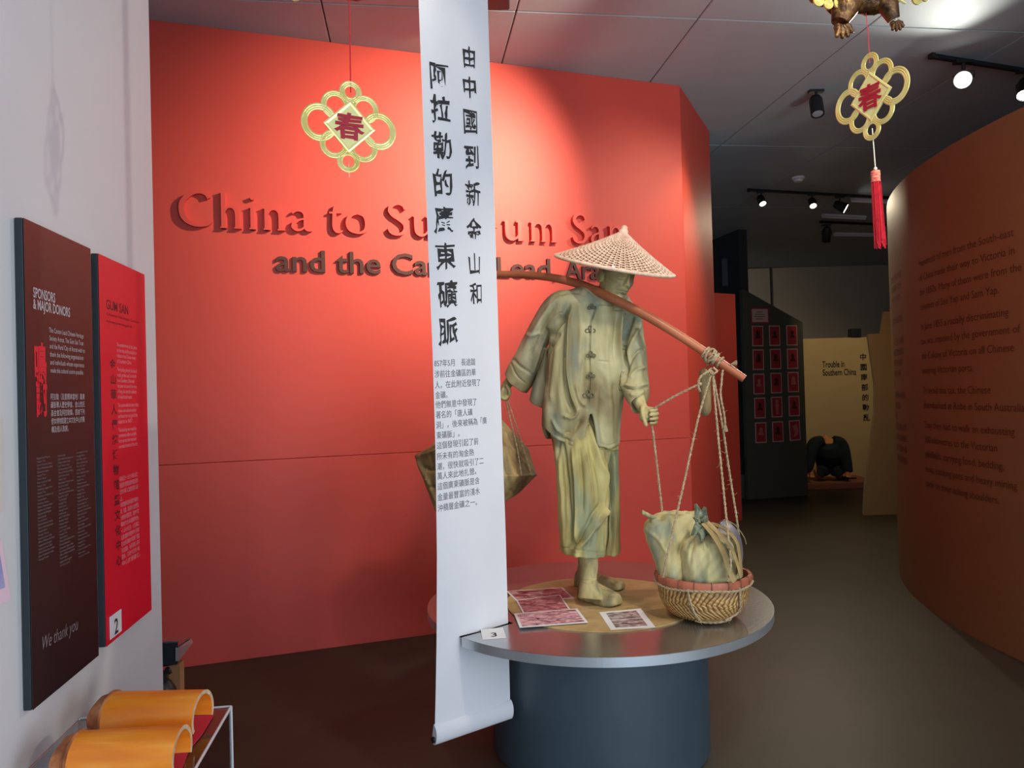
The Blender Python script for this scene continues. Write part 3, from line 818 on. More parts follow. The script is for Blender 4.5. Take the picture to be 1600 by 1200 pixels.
# prints taped to the wall at the picture's left edge
def wallprint(name, label, pts, stripes, hh):
    P = [LW(*onleft(x, y, hh), hh) for x, y in pts]
    t = thing(name, label, 'picture', P[0])
    b = MB(); b.prism(P, -nl * 0.0012); b.build('paper', M[stripes[0]], t)
    if len(stripes) > 1:
        Q = [LW(*onleft(x, y, hh), hh + 0.0006) for x, y in stripes[2]]
        b = MB(); b.add(Q, [tuple(range(len(Q)))]); b.build('image', M[stripes[1]], t)
M['paper_pink'] = mat('paper_pink', srgb(236, 206, 220), 0.6)
M['paper_cream'] = mat('paper_cream', srgb(214, 208, 200), 0.7)
M['lilac_photo'] = noisemat('lilac_photo', [(0.3, srgb(150, 150, 200)), (0.7, srgb(186, 190, 226))], 14, 4, 0.4)
wallprint('photo_print', 'pink bordered photo print on the white wall at the left edge of the picture', [(-70, 820), (3, 845), (17, 938), (-70, 970)], ['paper_pink', 'lilac_photo', [(-70, 836), (-2, 856), (8, 918), (-70, 944)]], 0.004)
wallprint('paper_sheet', 'cream paper sheet on the white wall above the pink photo print', [(-60, 640), (5, 655), (6, 799), (-60, 812)], ['paper_cream'], 0.003)

# ================================================================== DISPLAY CASE WITH BAMBOO
ZC = 0.80
c_bl = atz(112, 1124, ZC); c_br = atz(361, 1104, ZC)
sB = (c_br - WL0).dot(wl); hR = (c_br - WL0).dot(nl)
sF = sB - 0.95
case = thing('display_case', 'clear acrylic display case with pale polished edges standing against the white wall', 'display case', LW((sB + sF) / 2, 0, hR / 2))
def slab(name, c, a, b_, c_, m, par):
    q = MB(); q.box(c, a, b_, c_, (wl, nl, Zv)); return q.build(name, m, par)
zb0_ = 0.0
slab('top_sheet', LW((sB + sF) / 2, ZC - 0.003, hR / 2), sB - sF, hR - 0.004, 0.006, M['acrylic'], case)
slab('side_sheet', LW((sB + sF) / 2, ZC / 2 - 0.004, hR - 0.003), sB - sF, 0.006, ZC - 0.008, M['acrylic'], case)
slab('back_sheet', LW(sB - 0.003, ZC / 2 - 0.004, hR / 2 - 0.004), 0.006, hR - 0.012, ZC - 0.008, M['acrylic'], case)
for nm, p, q_ in (('edge', LW(sF, ZC, hR), LW(sB, ZC, hR)), ('edge', LW(sB, ZC, hR), LW(sB, ZC, 0.005)), ('edge', LW(sB, 0, hR), LW(sB, ZC, hR))):
    b = MB(); b.tube([p, q_], 0.0036, 6); b.build(nm, M['acrylic_edge'], case)
slab('inner_shelf', LW((sB + sF) / 2, ZC - 0.16, hR / 2), sB - sF - 0.02, hR - 0.03, 0.015, M['dark_wall'], case)
# cloth on the case
b = MB()
def caseP(px, py, dz=0.0): return atz(px, py, ZC + 0.002 + dz)
cl = [(120, 1200), (175, 1128), (334, 1118), (316, 1148), (296, 1172), (270, 1240), (100, 1240)]
b.prism([caseP(x, y) for x, y in cl], (0, 0, 0.002))
tag(b.build('red_cloth', M['pink_cloth']), 'pinkish red cloth lying under the split bamboo on the case', 'cloth')
def bamboo(name, label, pl, pr, r, zbase, seg0=0.0):
    """half culm lying hollow side down; pl/pr = ends of its axis"""
    t = thing(name, label, 'bamboo', (pl + pr) / 2)
    ax = (pr - pl).normalized(); sd = Vector((-ax.y, ax.x, 0)); L0 = (pr - pl).length
    n, th = 40, 0.010
    a0, a1 = radians(-25), radians(205)
    def ring(s, ro):
        rr = ro * (1 + 0.012 * sin(s * 9))
        return [pl + ax * s + sd * (rr * cos(a0 + (a1 - a0) * k / n)) + Zv * (rr * 0.92 * sin(a0 + (a1 - a0) * k / n) + r * 0.55) for k in range(n + 1)]
    S = [L0 * i / 16 for i in range(17)]
    b = MB(); W = n + 1
    outer = [ring(s, r) for s in S]; inner = [ring(s, r - th) for s in S]
    vs = [v for R_ in outer for v in R_]; b.add(vs, [(i * W + k, i * W + k + 1, (i + 1) * W + k + 1, (i + 1) * W + k) for i in range(16) for k in range(n)])
    b.build('outer_skin', M['bamboo'], t, sm=60)
    b = MB(); vs = [v for R_ in inner for v in R_]; b.add(vs, [(i * W + k, (i + 1) * W + k, (i + 1) * W + k + 1, i * W + k + 1) for i in range(16) for k in range(n)])
    b.build('inner_wall', M['bamboo'], t, sm=60)
    b = MB()
    for e in (0, 16):
        vs = outer[e] + inner[e]; b.add(vs, [(k, k + 1, W + k + 1, W + k) for k in range(n)])
    for k in (0, n):
        vs = [outer[i][k] for i in range(17)] + [inner[i][k] for i in range(17)]
        b.add(vs, [(i, i + 1, 17 + i + 1, 17 + i) for i in range(16)])
    b.build('cut_edge', M['bamboo_cut'], t)
    # node diaphragm and stub beyond it at the far end
    b = MB()
    for (s_, ro) in ((-0.002, r * 0.99),):
        rg = [pl + ax * s_ + sd * (ro * cos(a0 + (a1 - a0) * k / n)) + Zv * (ro * 0.92 * sin(a0 + (a1 - a0) * k / n) + r * 0.55) for k in range(n + 1)]
        rg2 = [pl + ax * (-0.030 + 0.003 * sin(k * 0.35)) + sd * (ro * 0.93 * cos(a0 + (a1 - a0) * k / n)) + Zv * (ro * 0.80 * sin(a0 + (a1 - a0) * k / n) + r * 0.52) for k in range(n + 1)]
        b.add(rg + rg2, [(k, k + 1, W + k + 1, W + k) for k in range(n)])
        b.add(rg2, [tuple(range(n + 1))])
    b.build('node', M['bamboo_node'], t, sm=60)
    b = MB(); b.tube([pl + sd * (r * 1.0 * cos(a0 + (a1 - a0) * k / n)) + Zv * (r * 0.925 * sin(a0 + (a1 - a0) * k / n) + r * 0.55) for k in range(n + 1)], 0.004, 6)
    b.build('node_ring', M['bamboo_node'], t, sm=60)
r1 = 0.062
A_ = atz(176, 1150, ZC); B_ = atz(318, 1148, ZC)
bamboo('split_bamboo', 'rear half of split orange bamboo on the case, farther from the camera', Vector((A_.x, A_.y, ZC + 0.016)), Vector((B_.x, B_.y, ZC + 0.016)), r1, ZC)
A2 = atz(122, 1222, ZC); B2 = atz(286, 1212, ZC)
bamboo('split_bamboo', 'front half of split orange bamboo on the case, cut off by the picture bottom', Vector((A2.x, A2.y, ZC + 0.016)), Vector((B2.x, B2.y, ZC + 0.016)), r1, ZC)

# small table glimpsed behind the end of the white wall
tb = thing('side_table', 'low table with a silver edged black top behind the white wall', 'table', at(262, 1010, 2.95) * 1.0)
e1 = at(300, 1001, 3.25); e0 = at(285, 1032, 2.92)
zt_ = 0.78
Yt = 2.96
P2 = at(278, 1033, Yt)
fc_ = [at(200, 1041, Yt), at(278, 1038, Yt), at(278, 1004, Yt), at(200, 1008, Yt)]
b = MB(); b.prism(fc_, ray(278, 1004) * 0.14 + Vector((-0.05, 0, -0.012))); b.build('apron', M['panel_edge'], tb)
b = MB(); b.prism([at(200, 1008, Yt - 0.02), at(279, 1004, Yt - 0.02), at(301, 997, Yt + 0.30), at(215, 999, Yt + 0.30)], (0, 0, 0.006)); b.build('table_top', M['steel'], tb)
b = MB(); b.prism([at(279, 1033, Yt - 0.01), at(279, 1012, Yt - 0.01), at(299, 998, Yt + 0.25), at(302, 1004, Yt + 0.25)], (-0.012, 0, 0)); b.build('edge_trim', M['steel_edge'], tb)
P3 = at(300, 1001, Yt + 0.28)
lg = P2 + (P3 - P2) * 0.25
b = MB(); b.box((lg.x - 0.045, lg.y + 0.05, 0.29), 0.045, 0.04, 0.58); b.build('leg', M['wood'], tb)
b = MB(); b.box((lg.x - 0.42, lg.y + 0.05, 0.29), 0.04, 0.04, 0.58); b.build('leg', M['wood'], tb)
b = MB(); pp = at(262, 1070, 3.0)
b.ball((pp.x - 0.03, pp.y + 0.02, 0.44), 0.06, 0.05, 0.10); b.tube(CV([(pp.x - 0.02, pp.y, 0.53), (pp.x + 0.0, pp.y, 0.58), (pp.x + 0.012, pp.y, 0.56)]), 0.008, 6); b.ball((pp.x - 0.05, pp.y + 0.03, 0.17), 0.09, 0.07, 0.17)
o = b.build('black_bag', M['black'], sm=60); tag(o, 'black bag with a short strap standing below the low side table', 'bag')

# ================================================================== PODIUM
PC = Vector((0.371, 3.585, 0)); RP = 0.795; ZP = 0.65
pod = thing('podium', 'round brushed steel topped podium on a dark grey drum base', 'podium', PC)
nT = Bp(ZP, 0.36); nR_ = Bp(ZP, 1.0)
dirb = (nR_ - nT); dirb.z = 0; dirb.normalize(); nb_ = Vector((dirb.y, -dirb.x, 0))
# slot for the banner cut into the edge of the top
pB = Bp(ZP, 1.0) + dirb * 0.015; pB.z = 0
gap = 0.012
def circ_hit(p, d):
    q = p - PC; bq = q.dot(d); c = q.dot(q) - RP * RP
    return p + d * (-bq - sqrt(bq * bq - c))
h1 = circ_hit(pB + nb_ * (gap + 0.006), dirb); h2 = circ_hit(pB - nb_ * gap, dirb)
g1 = atan2(h1.y - PC.y, h1.x - PC.x); g2 = atan2(h2.y - PC.y, h2.x - PC.x)
if g1 < g2: g1 += 2 * pi
out = []
K = 200
for i in range(K + 1):
    a = g1 + (g2 + 2 * pi - g1) * i / K
    out.append((PC.x + RP * cos(a), PC.y + RP * sin(a)))
out += [tuple((pB - nb_ * gap)[:2]), tuple((pB + nb_ * (gap + 0.006))[:2])]
def outline_slab(out, z0, z1):
    b = MB(); n = len(out)
    vs = [(x, y, z0) for x, y in out] + [(x, y, z1) for x, y in out]
    me = bpy.data.meshes.new('m'); bm = bmesh.new()
    V0 = [bm.verts.new(v) for v in vs]
    f1 = bm.faces.new(V0[:n][::-1]); f2 = bm.faces.new(V0[n:])
    sides = [bm.faces.new((V0[i], V0[(i + 1) % n], V0[n + (i + 1) % n], V0[n + i])) for i in range(n)]
    bmesh.ops.triangulate(bm, faces=[f1, f2], ngon_method='EAR_CLIP')
    bmesh.ops.recalc_face_normals(bm, faces=bm.faces)
    bm.to_mesh(me); bm.free(); return me
me = outline_slab(out, ZP - 0.038, ZP - 0.0012)
obj('rim', me, M['steel_edge'], pod)
sc = 0.9985
out2 = [(PC.x + (x - PC.x) * sc, PC.y + (y - PC.y) * sc) for x, y in out]
obj('table_top', outline_slab(out2, ZP - 0.0008, ZP), M['steel'], pod)
b = MB(); b.lathe([(0.505, 0.0), (0.505, ZP - 0.039)], PC, 96); b.build('drum_base', M['podium'], pod, sm=30)
b = MB()
MC = Vector((0.385, 3.525, 0))
prof = []
vs = []; n = 120
for k in range(n):
    a = 2 * pi * k / n
    r = 0.445 * (1 + 0.012 * sin(3 * a + 1) + 0.006 * sin(11 * a))
    vs.append((MC.x + r * cos(a), MC.y + r * sin(a)))
me = outline_slab(vs, ZP + 0.0006, ZP + 0.005); obj('sand_mat', me, M['sand'], pod)
ZM = ZP + 0.005

# prints lying on the podium
def photo_mat(name, cols, scale=9):
    return noisemat(name, [(0.36, cols[0]), (0.48, cols[1]), (0.64, cols[2])], scale, 7, 0.35, dist=1.5, stretch=(1, 2.6, 1))
M['ph1'] = photo_mat('sepia_photo', [srgb(74, 26, 36), srgb(140, 78, 86), srgb(216, 184, 184)], 16)
M['ph2'] = photo_mat('pink_photo', [srgb(92, 34, 46), srgb(164, 100, 108), srgb(206, 160, 166)], 20)
M['ph3'] = photo_mat('mauve_photo', [srgb(70, 30, 44), srgb(196, 150, 160), srgb(236, 210, 214)], 22)
M['ph4'] = photo_mat('grey_photo', [srgb(70, 56, 58), srgb(140, 124, 122), srgb(206, 200, 196)], 24)
def flatprint(name, label, c4, z, m, inset=0.07, split=False):
    P = [atz(x, y, z) for x, y in c4]
    ctr = sum(P, Vector()) / 4
    t = thing(name, label, 'picture', ctr)
    b = MB(); b.prism(P, (0, 0, 0.0010)); b.build('paper', M['white'], t)
    q = lambda u, v: P[0].lerp(P[1], u).lerp(P[3].lerp(P[2], u), v) + Zv * 0.0014
    if split:
        regs = [(0.14, 0.09, 0.86, 0.50), (0.14, 0.53, 0.86, 0.92)]
    else:
        regs = [(inset * 0.7, inset, 1 - inset * 0.7, 1 - inset)]
    for (a, b0, c, d) in regs:
        b = MB(); b.add([q(a, b0), q(c, b0), q(c, d), q(a, d)], [(0, 1, 2, 3)]); b.build('image', m, t)
flatprint('photo_print', 'back photo print of the overlapping three left of the statue feet', [(791, 924), (879, 918), (897, 935), (806, 939)], ZM + 0.0002, M['ph1'], 0.05)
flatprint('photo_print', 'middle photo print of the overlapping three on the podium', [(806, 938), (875, 929), (893, 955), (818, 960)], ZM + 0.0024, M['ph2'], 0.05)
flatprint('photo_print', 'front photo print of the overlapping three, showing a street crowd', [(803, 959), (902, 951), (919, 973), (812, 981)], ZM + 0.0046, M['ph3'], 0.06)
flatprint('photo_print', 'white bordered print with two stacked images right of the statue toe', [(936, 957), (1001, 951), (1024, 980), (954, 984)], ZM + 0.0002, M['ph4'], 0.1, True)
# folded number card 3
P = [atz(x, y, ZP) for x, y in [(751, 986), (786, 983), (791, 997), (754, 1000)]]
t = thing('number_card', 'small white card numbered 3 on the steel rim beside the banner', 'card', sum(P, Vector()) / 4)
b = MB(); b.prism([P[3] + Zv * 0.0006, P[2] + Zv * 0.0006, P[1] + Zv * 0.006, P[0] + Zv * 0.006], (0, 0, 0.001)); b.build('card', M['white'], t)
b = MB(); v, _ = text_arrays('3', size=0.062, offset=0.0006)
ex = (P[2] - P[3]).normalized(); ey = (P[0] - P[3]).normalized(); cc = P[3].lerp(P[2], 0.36) + ey * 0.022
Lp = (P[0] - P[3]).length
put_text(b, '3', lambda x, y, h: cc + ex * x + ey * y + Zv * (0.0024 + 0.0054 * ((y + 0.022) / Lp)), size=0.062, offset=0.0006); b.build('numeral', M['ink'], t)
# ================================================================== STATUE
VX = np.array([tuple(CR), tuple(CU), tuple(CF)])
def project(V):
    q = (V - np.array(tuple(CO))) @ VX.T
    return 800 + FPX * q[:, 0] / q[:, 2], 600 - FPX * q[:, 1] / q[:, 2]
def get_co(me):
    a = np.empty(len(me.vertices) * 3); me.vertices.foreach_get('co', a); return a.reshape(-1, 3)
def get_no(me):
    a = np.empty(len(me.vertices) * 3); me.vertices.foreach_get('normal', a); return a.reshape(-1, 3)
def sculpt(me, strokes, extra=None, pad=0.0):
    """raise (amp>0) or carve (amp<0) folds along strokes drawn over the front of a mesh"""
    V = get_co(me); Nn = get_no(me)
    px, py = project(V)
    view = V - np.array(tuple(CO)); view /= np.linalg.norm(view, axis=1)[:, None]
    face = np.clip((-(view * Nn).sum(1) - 0.02) / 0.3, 0, 1)
    D = np.zeros(len(V))
    for pts, wpx, amp in strokes:
        amp = amp * 1.35
        P = np.array(catmull([(float(a), float(b)) for a, b in pts], 4))
        best = np.full(len(V), 1e9); tb_ = np.zeros(len(V)); m = len(P)
        sel = (px > P[:, 0].min() - 4 * wpx) & (px < P[:, 0].max() + 4 * wpx) & (py > P[:, 1].min() - 4 * wpx) & (py < P[:, 1].max() + 4 * wpx)
        idx = np.nonzero(sel)[0]
        if not len(idx): continue
        X, Y_ = px[idx], py[idx]; bb = np.full(len(idx), 1e9); tt = np.zeros(len(idx))
        for i in range(m - 1):
            d = P[i + 1] - P[i]; l2 = (d ** 2).sum() + 1e-9
            t = np.clip(((X - P[i, 0]) * d[0] + (Y_ - P[i, 1]) * d[1]) / l2, 0, 1)
            dd = np.hypot(X - P[i, 0] - t * d[0], Y_ - P[i, 1] - t * d[1])
            k = dd < bb; bb[k] = dd[k]; tt[k] = (i + t[k]) / (m - 1)
        tap = np.clip(np.minimum(tt, 1 - tt) * 5 + 0.25, 0, 1)
        D[idx] += amp * np.exp(-(bb / wpx) ** 2) * tap
    D *= face
    if extra is not None: D += extra(V, Nn, px, py, face)
    V2 = V + Nn * D[:, None]
    me.vertices.foreach_set('co', V2.ravel()); me.update()
    return me

def pair_loft(mb, pairs, n=48, per=6, expo=2.0, inset=0.0, caps=True):
    """tube through cross-sections given as (x1,y1,x2,y2,Y,half_depth)"""
    R_ = catmull(pairs, per)
    C_, A_, B_ = [], [], []
    for p in R_:
        a = at(p[0], p[1], p[4]); c = at(p[2], p[3], p[4])
        C_.append((a + c) / 2); A_.append((c - a) / 2); B_.append(p[5])
    m = len(R_); vs = []
    for i in range(m):
        T = (C_[min(i + 1, m - 1)] - C_[max(i - 1, 0)]).normalized()
        A = A_[i]; b = T.cross(A.normalized()).normalized()
        if b.y > 0: b = -b
        for k in range(n):
            t = 2 * pi * k / n; ct, st = cos(t), sin(t)
            ct = math.copysign(abs(ct) ** (2 / expo), ct); st = math.copysign(abs(st) ** (2 / expo), st)
            vs.append(C_[i] + A * ct + b * (B_[i] * st))
    rings = m
    if inset:
        T = (C_[-1] - C_[-2]).normalized()
        last = vs[-n:]
        vs += [C_[-1] + (v - C_[-1]) * 0.86 for v in last]
        vs += [C_[-1] + (v - C_[-1]) * 0.80 - T * inset for v in last]
        rings += 2
    fs = [(i * n + k, i * n + (k + 1) % n, (i + 1) * n + (k + 1) % n, (i + 1) * n + k) for i in range(rings - 1) for k in range(n)]
    fs += [tuple(range(n))[::-1], tuple(range((rings - 1) * n, rings * n))]
    mb.add(vs, fs)

ST = thing('statue', 'olive painted life-size statue of a barefaced man in a loose jacket and wide trousers walking on the podium', 'statue', (0.42, 3.55, ZM))
ST['label'] = 'life-size olive painted statue of a walking man in loose jacket and wide trousers'

# ---- jacket: double-walled shell with a slit hem
J = MB()
rows = [  # pixel row, left, right, centre depth, half depth
    (446, 906, 934, 3.56, .045), (452, 892, 960, 3.555, .070), (460, 874, 976, 3.55, .088), (472, 864, 988, 3.55, .108), (490, 858, 996, 3.55, .122), (520, 858, 992, 3.55, .130),
    (560, 856, 982, 3.55, .135), (600, 852, 976, 3.55, .138), (640, 847, 972, 3.55, .142), (680, 846, 969, 3.55, .146), (705, 846, 968, 3.55, .148)]
ra = np.array(rows, float)
def rowv(y): return [float(np.interp(y, ra[:, 0], ra[:, c])) for c in range(1, 5)]
hemx = [846, 866, 890, 908, 912, 918, 922, 933, 950, 966, 970]
hemy = [664, 684, 695, 698, 684, 643, 652, 697, 702, 697, 688]
nA, nR = 220, 90
def shell_pt(i, k, ins):
    th = 2 * pi * k / nA
    L_, R2, Yc, dh = rowv(700)
    pxh = (L_ + R2) / 2 + (R2 - L_) / 2 * cos(th)
    yh = float(np.interp(pxh, hemx, hemy)) if sin(th) > 0 else 664 + 22 * min(1, abs(sin(th)) * 2)
    y = 446 + (yh - 446) * (i / nR) ** 0.92
    L_, R2, Yc, dh = rowv(y)
    c, s = cos(th), sin(th); ex = 2 / 2.25
    c = math.copysign(abs(c) ** ex, c); s = math.copysign(abs(s) ** ex, s)
    return at((L_ + R2) / 2 + ((R2 - L_) / 2 - ins / 0.003) * c, y, Yc - (dh - ins) * s)
vs = [shell_pt(i, k, 0) for i in range(nR + 1) for k in range(nA)] + [shell_pt(i, k, 0.016) for i in range(nR + 1) for k in range(nA)]
O = (nR + 1) * nA
fs = []
for i in range(nR):
    for k in range(nA):
        k2 = (k + 1) % nA
        fs.append((i * nA + k, i * nA + k2, (i + 1) * nA + k2, (i + 1) * nA + k))
        if i >= 40: fs.append((O + i * nA + k, O + (i + 1) * nA + k, O + (i + 1) * nA + k2, O + i * nA + k2))
for k in range(nA):
    k2 = (k + 1) % nA
    fs.append((nR * nA + k, nR * nA + k2, O + nR * nA + k2, O + nR * nA + k))
fs.append(tuple(range(nA))[::-1])
fs.append(tuple(O + 40 * nA + k for k in range(nA)))
used = sorted({i for f in fs for i in f}); mp_ = {o_: n_ for n_, o_ in enumerate(used)}
J.add([vs[i] for i in used], [tuple(mp_[i] for i in f) for f in fs])
# sleeves
pair_loft(J, [(892, 452, 908, 500, 3.56, .075), (868, 456, 890, 506, 3.57, .080), (850, 470, 880, 514, 3.59, .082), (833, 497, 866, 526, 3.62, .078), (818, 525, 856, 541, 3.66, .074),
              (804, 553, 845, 571, 3.70, .072), (794, 570, 836, 595, 3.74, .072), (788, 583, 824, 614, 3.76, .072)], inset=0.05)
pair_loft(J, [(962, 486, 988, 476, 3.56, .07), (968, 500, 1000, 490, 3.55, .08), (971, 525, 1005, 516, 3.54, .082), (972, 560, 1010, 552, 3.52, .080), (971, 588, 1013, 583, 3.50, .076),
              (973, 608, 1014, 602, 3.47, .070), (981, 630, 1013, 612, 3.43, .060), (987, 642, 1008, 624, 3.40, .048)], inset=0.04)
# back panel flaring out behind the side slit
pair_loft(J, [(850, 545, 858, 545, 3.64, .05), (841, 580, 860, 584, 3.66, .06), (832, 606, 858, 616, 3.67, .07), (827, 624, 850, 638, 3.68, .07)], inset=0.0)
# stand-up collar
b = J
coll = [at(951 + 27 * cos(t), 461 + 3 + 9 * sin(t) + 5 * cos(t), 3.535 - 0.075 * sin(t)) for t in [radians(a) for a in range(100, 440, 10)]]
b.tube(coll, 0.017, 10)
me = remesh(J.mesh('jacket'), 0.0038, 3)
JS = [
    # front opening: right panel laps over the left
    ([(930, 478), (924, 500), (922, 517), (921, 557), (921, 600), (919, 640)], 1.3, -0.007),
    ([(935, 480), (927, 500), (925, 517), (924, 557), (924, 600), (922, 640)], 1.8, 0.004),
    # arm hole folds on the near side
    ([(889, 478), (884, 495), (870, 512), (860, 530)], 3.0, -0.020), ([(893, 482), (889, 505), (887, 545), (887, 585), (893, 618), (902, 640)], 2.6, 0.013),
    ([(884, 500), (881, 545), (881, 585), (886, 620), (896, 645), (888, 652)], 3.2, -0.016), ([(880, 488), (866, 500), (858, 516)], 3.0, 0.010),
    ([(876, 520), (864, 535), (855, 560), (852, 600)], 3.4, -0.014), ([(872, 540), (866, 580), (862, 630)], 4.0, 0.010), ([(905, 640), (895, 652), (880, 650)], 3.0, 0.010),
    ([(858, 548), (853, 580), (849, 625)], 3.0, 0.008), ([(908, 655), (896, 672), (880, 680)], 4.0, -0.008), ([(862, 655), (872, 672), (890, 684)], 3.0, 0.007),
    # near sleeve
    ([(880, 462), (858, 482), (838, 512), (818, 545)], 4.0, 0.008), ([(868, 478), (850, 502), (838, 530), (826, 560)], 3.2, -0.007), ([(860, 505), (848, 535), (838, 565), (828, 590)], 3.0, 0.007),
    ([(800, 560), (812, 572), (830, 584)], 2.4, -0.005), ([(798, 567), (806, 585), (822, 600)], 1.4, -0.004), ([(845, 520), (832, 524), (822, 522)], 3.0, 0.006),
    # right chest and far sleeve
    ([(972, 478), (969, 510), (968, 550), (973, 590), (970, 620)], 2.6, 0.014), ([(978, 500), (976, 535), (979, 565), (974, 600)], 2.6, -0.020), ([(992, 492), (982, 515), (976, 535)], 3.0, -0.012),
    ([(1000, 508), (990, 530), (983, 550), (980, 575)], 2.8, 0.010), ([(964, 490), (961, 530), (962, 570)], 3.4, -0.008), ([(1006, 545), (994, 552), (984, 566), (978, 590)], 2.6, -0.009),
    ([(1008, 575), (995, 578), (984, 592)], 2.8, 0.008), ([(974, 605), (992, 609), (1012, 605)], 1.6, -0.008), ([(976, 601), (992, 604), (1012, 600)], 1.6, 0.005), ([(984, 615), (994, 618), (1006, 612)], 3.0, 0.006),
    # body drapes
    ([(950, 500), (948, 560), (952, 620), (956, 680)], 4.5, 0.006), ([(940, 600), (938, 650), (944, 690)], 4.0, -0.006), ([(905, 470), (908, 520), (906, 580)], 4.5, 0.005),
    ([(958, 600), (962, 640), (961, 690)], 3.0, -0.007), ([(934, 564), (955, 566)], 1.0, -0.0035), ([(912, 520), (911, 570), (909, 610)], 4.0, -0.005), ([(900, 600), (906, 625), (916, 635)], 3.0, 0.007),
    # hem stitching
    ([(866, 679), (890, 689), (907, 692)], 1.0, -0.003), ([(936, 691), (950, 696), (965, 691)], 1.0, -0.003),
    # collar seam and shoulders
    ([(908, 452), (922, 462), (934, 474)], 2.0, 0.006), ([(870, 462), (895, 456), (915, 462)], 2.2, -0.004), ([(958, 482), (968, 484), (980, 490)], 2.0, -0.005), ([(936, 478), (955, 480), (968, 474)], 1.8, 0.006),
]
def drape(V, Nn, px, py, face):
    d = np.zeros(len(V))
    d += 0.0022 * np.sin(px * 0.31 + 1.3 * np.sin(py * 0.021)) * np.clip((py - 520) / 120, 0, 1)
    d += 0.0016 * np.sin(px * 0.17 + py * 0.09) 
    return d
sculpt(me, JS, drape)
smooth(me, 180)
jk = obj('jacket', me, M['jacket'], ST)
# knotted buttons
def knot(p, s=1.0):
    b = MB()
    q = Vector(p)
    b.ball(q, 0.008 * s, 0.008 * s, 0.008 * s, 10, 8)
    for sx in (-1, 1):
        b.tube([q + Vector((sx * (0.004 + 0.016 * s * (1 - cos(t)) / 2), -0.002, 0.007 * s * sin(t))) for t in [2 * pi * k / 14 for k in range(14)]], 0.0026 * s, 6, closed=True)
    b.tube([q + Vector((0.007 * s * sin(t), -0.002, 0.012 * s + 0.007 * s * cos(t))) for t in [2 * pi * k / 12 for k in range(12)]], 0.0024 * s, 6, closed=True)
    return b
from mathutils.bvhtree import BVHTree
bvh = BVHTree.FromPolygons([v.co for v in me.vertices], [tuple(p.vertices) for p in me.polygons])
def on_jacket(px, py, tree=bvh):
    d = ray(px, py); h = tree.ray_cast(CO, d.normalized())
    return h[0] if h[0] is not None else at(px, py, 3.42)
for (x, y, s) in [(925, 481, 0.9), (922, 517, 1.15), (923, 556, 1.05), (923, 588, 0.95), (919, 618, 1.3)]:
    knot(on_jacket(x, y) + Vector((0, -0.004, 0)), s).build('knot_button', M['knot'], jk, sm=60)

# ---- trousers
Tm = MB()
pair_loft(Tm, [(858, 640, 962, 640, 3.56, .11), (860, 680, 966, 680, 3.56, .118), (864, 705, 967, 702, 3.56, .118)], per=4)
pair_loft(Tm, [(862, 670, 936, 672, 3.52, .100), (866, 710, 945, 708, 3.50, .115), (870, 760, 952, 758, 3.49, .125), (873, 810, 948, 812, 3.47, .130), (875, 862, 944, 868, 3.46, .135)], n=72, inset=0.05)
pair_loft(Tm, [(905, 670, 966, 672, 3.62, .10), (912, 710, 967, 705, 3.64, .105), (920, 760, 968, 756, 3.66, .110), (930, 810, 969, 808, 3.68, .115), (938, 864, 969, 860, 3.68, .115)], n=72, inset=0.05)
me = remesh(Tm.mesh('trousers'), 0.0038, 2)
TS = [([(917, 655), (926, 690), (938, 722), (948, 750), (952, 785)], 3.2, 0.014), ([(924, 700), (933, 735), (940, 770), (942, 790)], 3.4, -0.010),
      ([(948, 700), (951, 740), (951, 785), (948, 830), (943, 862)], 2.6, -0.024), ([(953, 790), (938, 812), (920, 838), (902, 860)], 3.4, 0.018), ([(942, 786), (926, 808), (908, 838), (890, 858)], 4.2, -0.016),
      ([(956, 790), (948, 830), (941, 866)], 2.6, 0.012), ([(940, 800), (928, 830), (918, 858)], 2.2, -0.008), ([(870, 700), (876, 750), (880, 810), (882, 860)], 3.0, 0.007),
      ([(880, 690), (886, 740), (890, 800), (890, 855)], 2.6, -0.009), ([(893, 700), (898, 750), (900, 810), (898, 850)], 2.6, 0.009), ([(905, 700), (910, 750), (910, 800)], 2.4, -0.007),
      ([(916, 700), (924, 745), (926, 790)], 2.4, 0.006), ([(957, 705), (959, 760), (960, 820), (959, 860)], 2.2, 0.010), ([(963, 705), (965, 760), (965, 850)], 2.0, -0.008), ([(954, 705), (955, 770), (954, 830)], 1.8, -0.010),
      ([(873, 855), (895, 857), (920, 862), (942, 864)], 0.9, -0.003), ([(874, 690), (872, 730), (876, 790)], 2.0, -0.006)]
def drape2(V, Nn, px, py, face):
    return 0.0028 * np.sin(px * 0.42 + 0.8 * np.sin(py * 0.03)) + 0.0012 * np.sin(px * 0.2 + py * 0.12)
sculpt(me, TS, drape2)
smooth(me, 180)
obj('trousers', me, M['trousers'], ST)

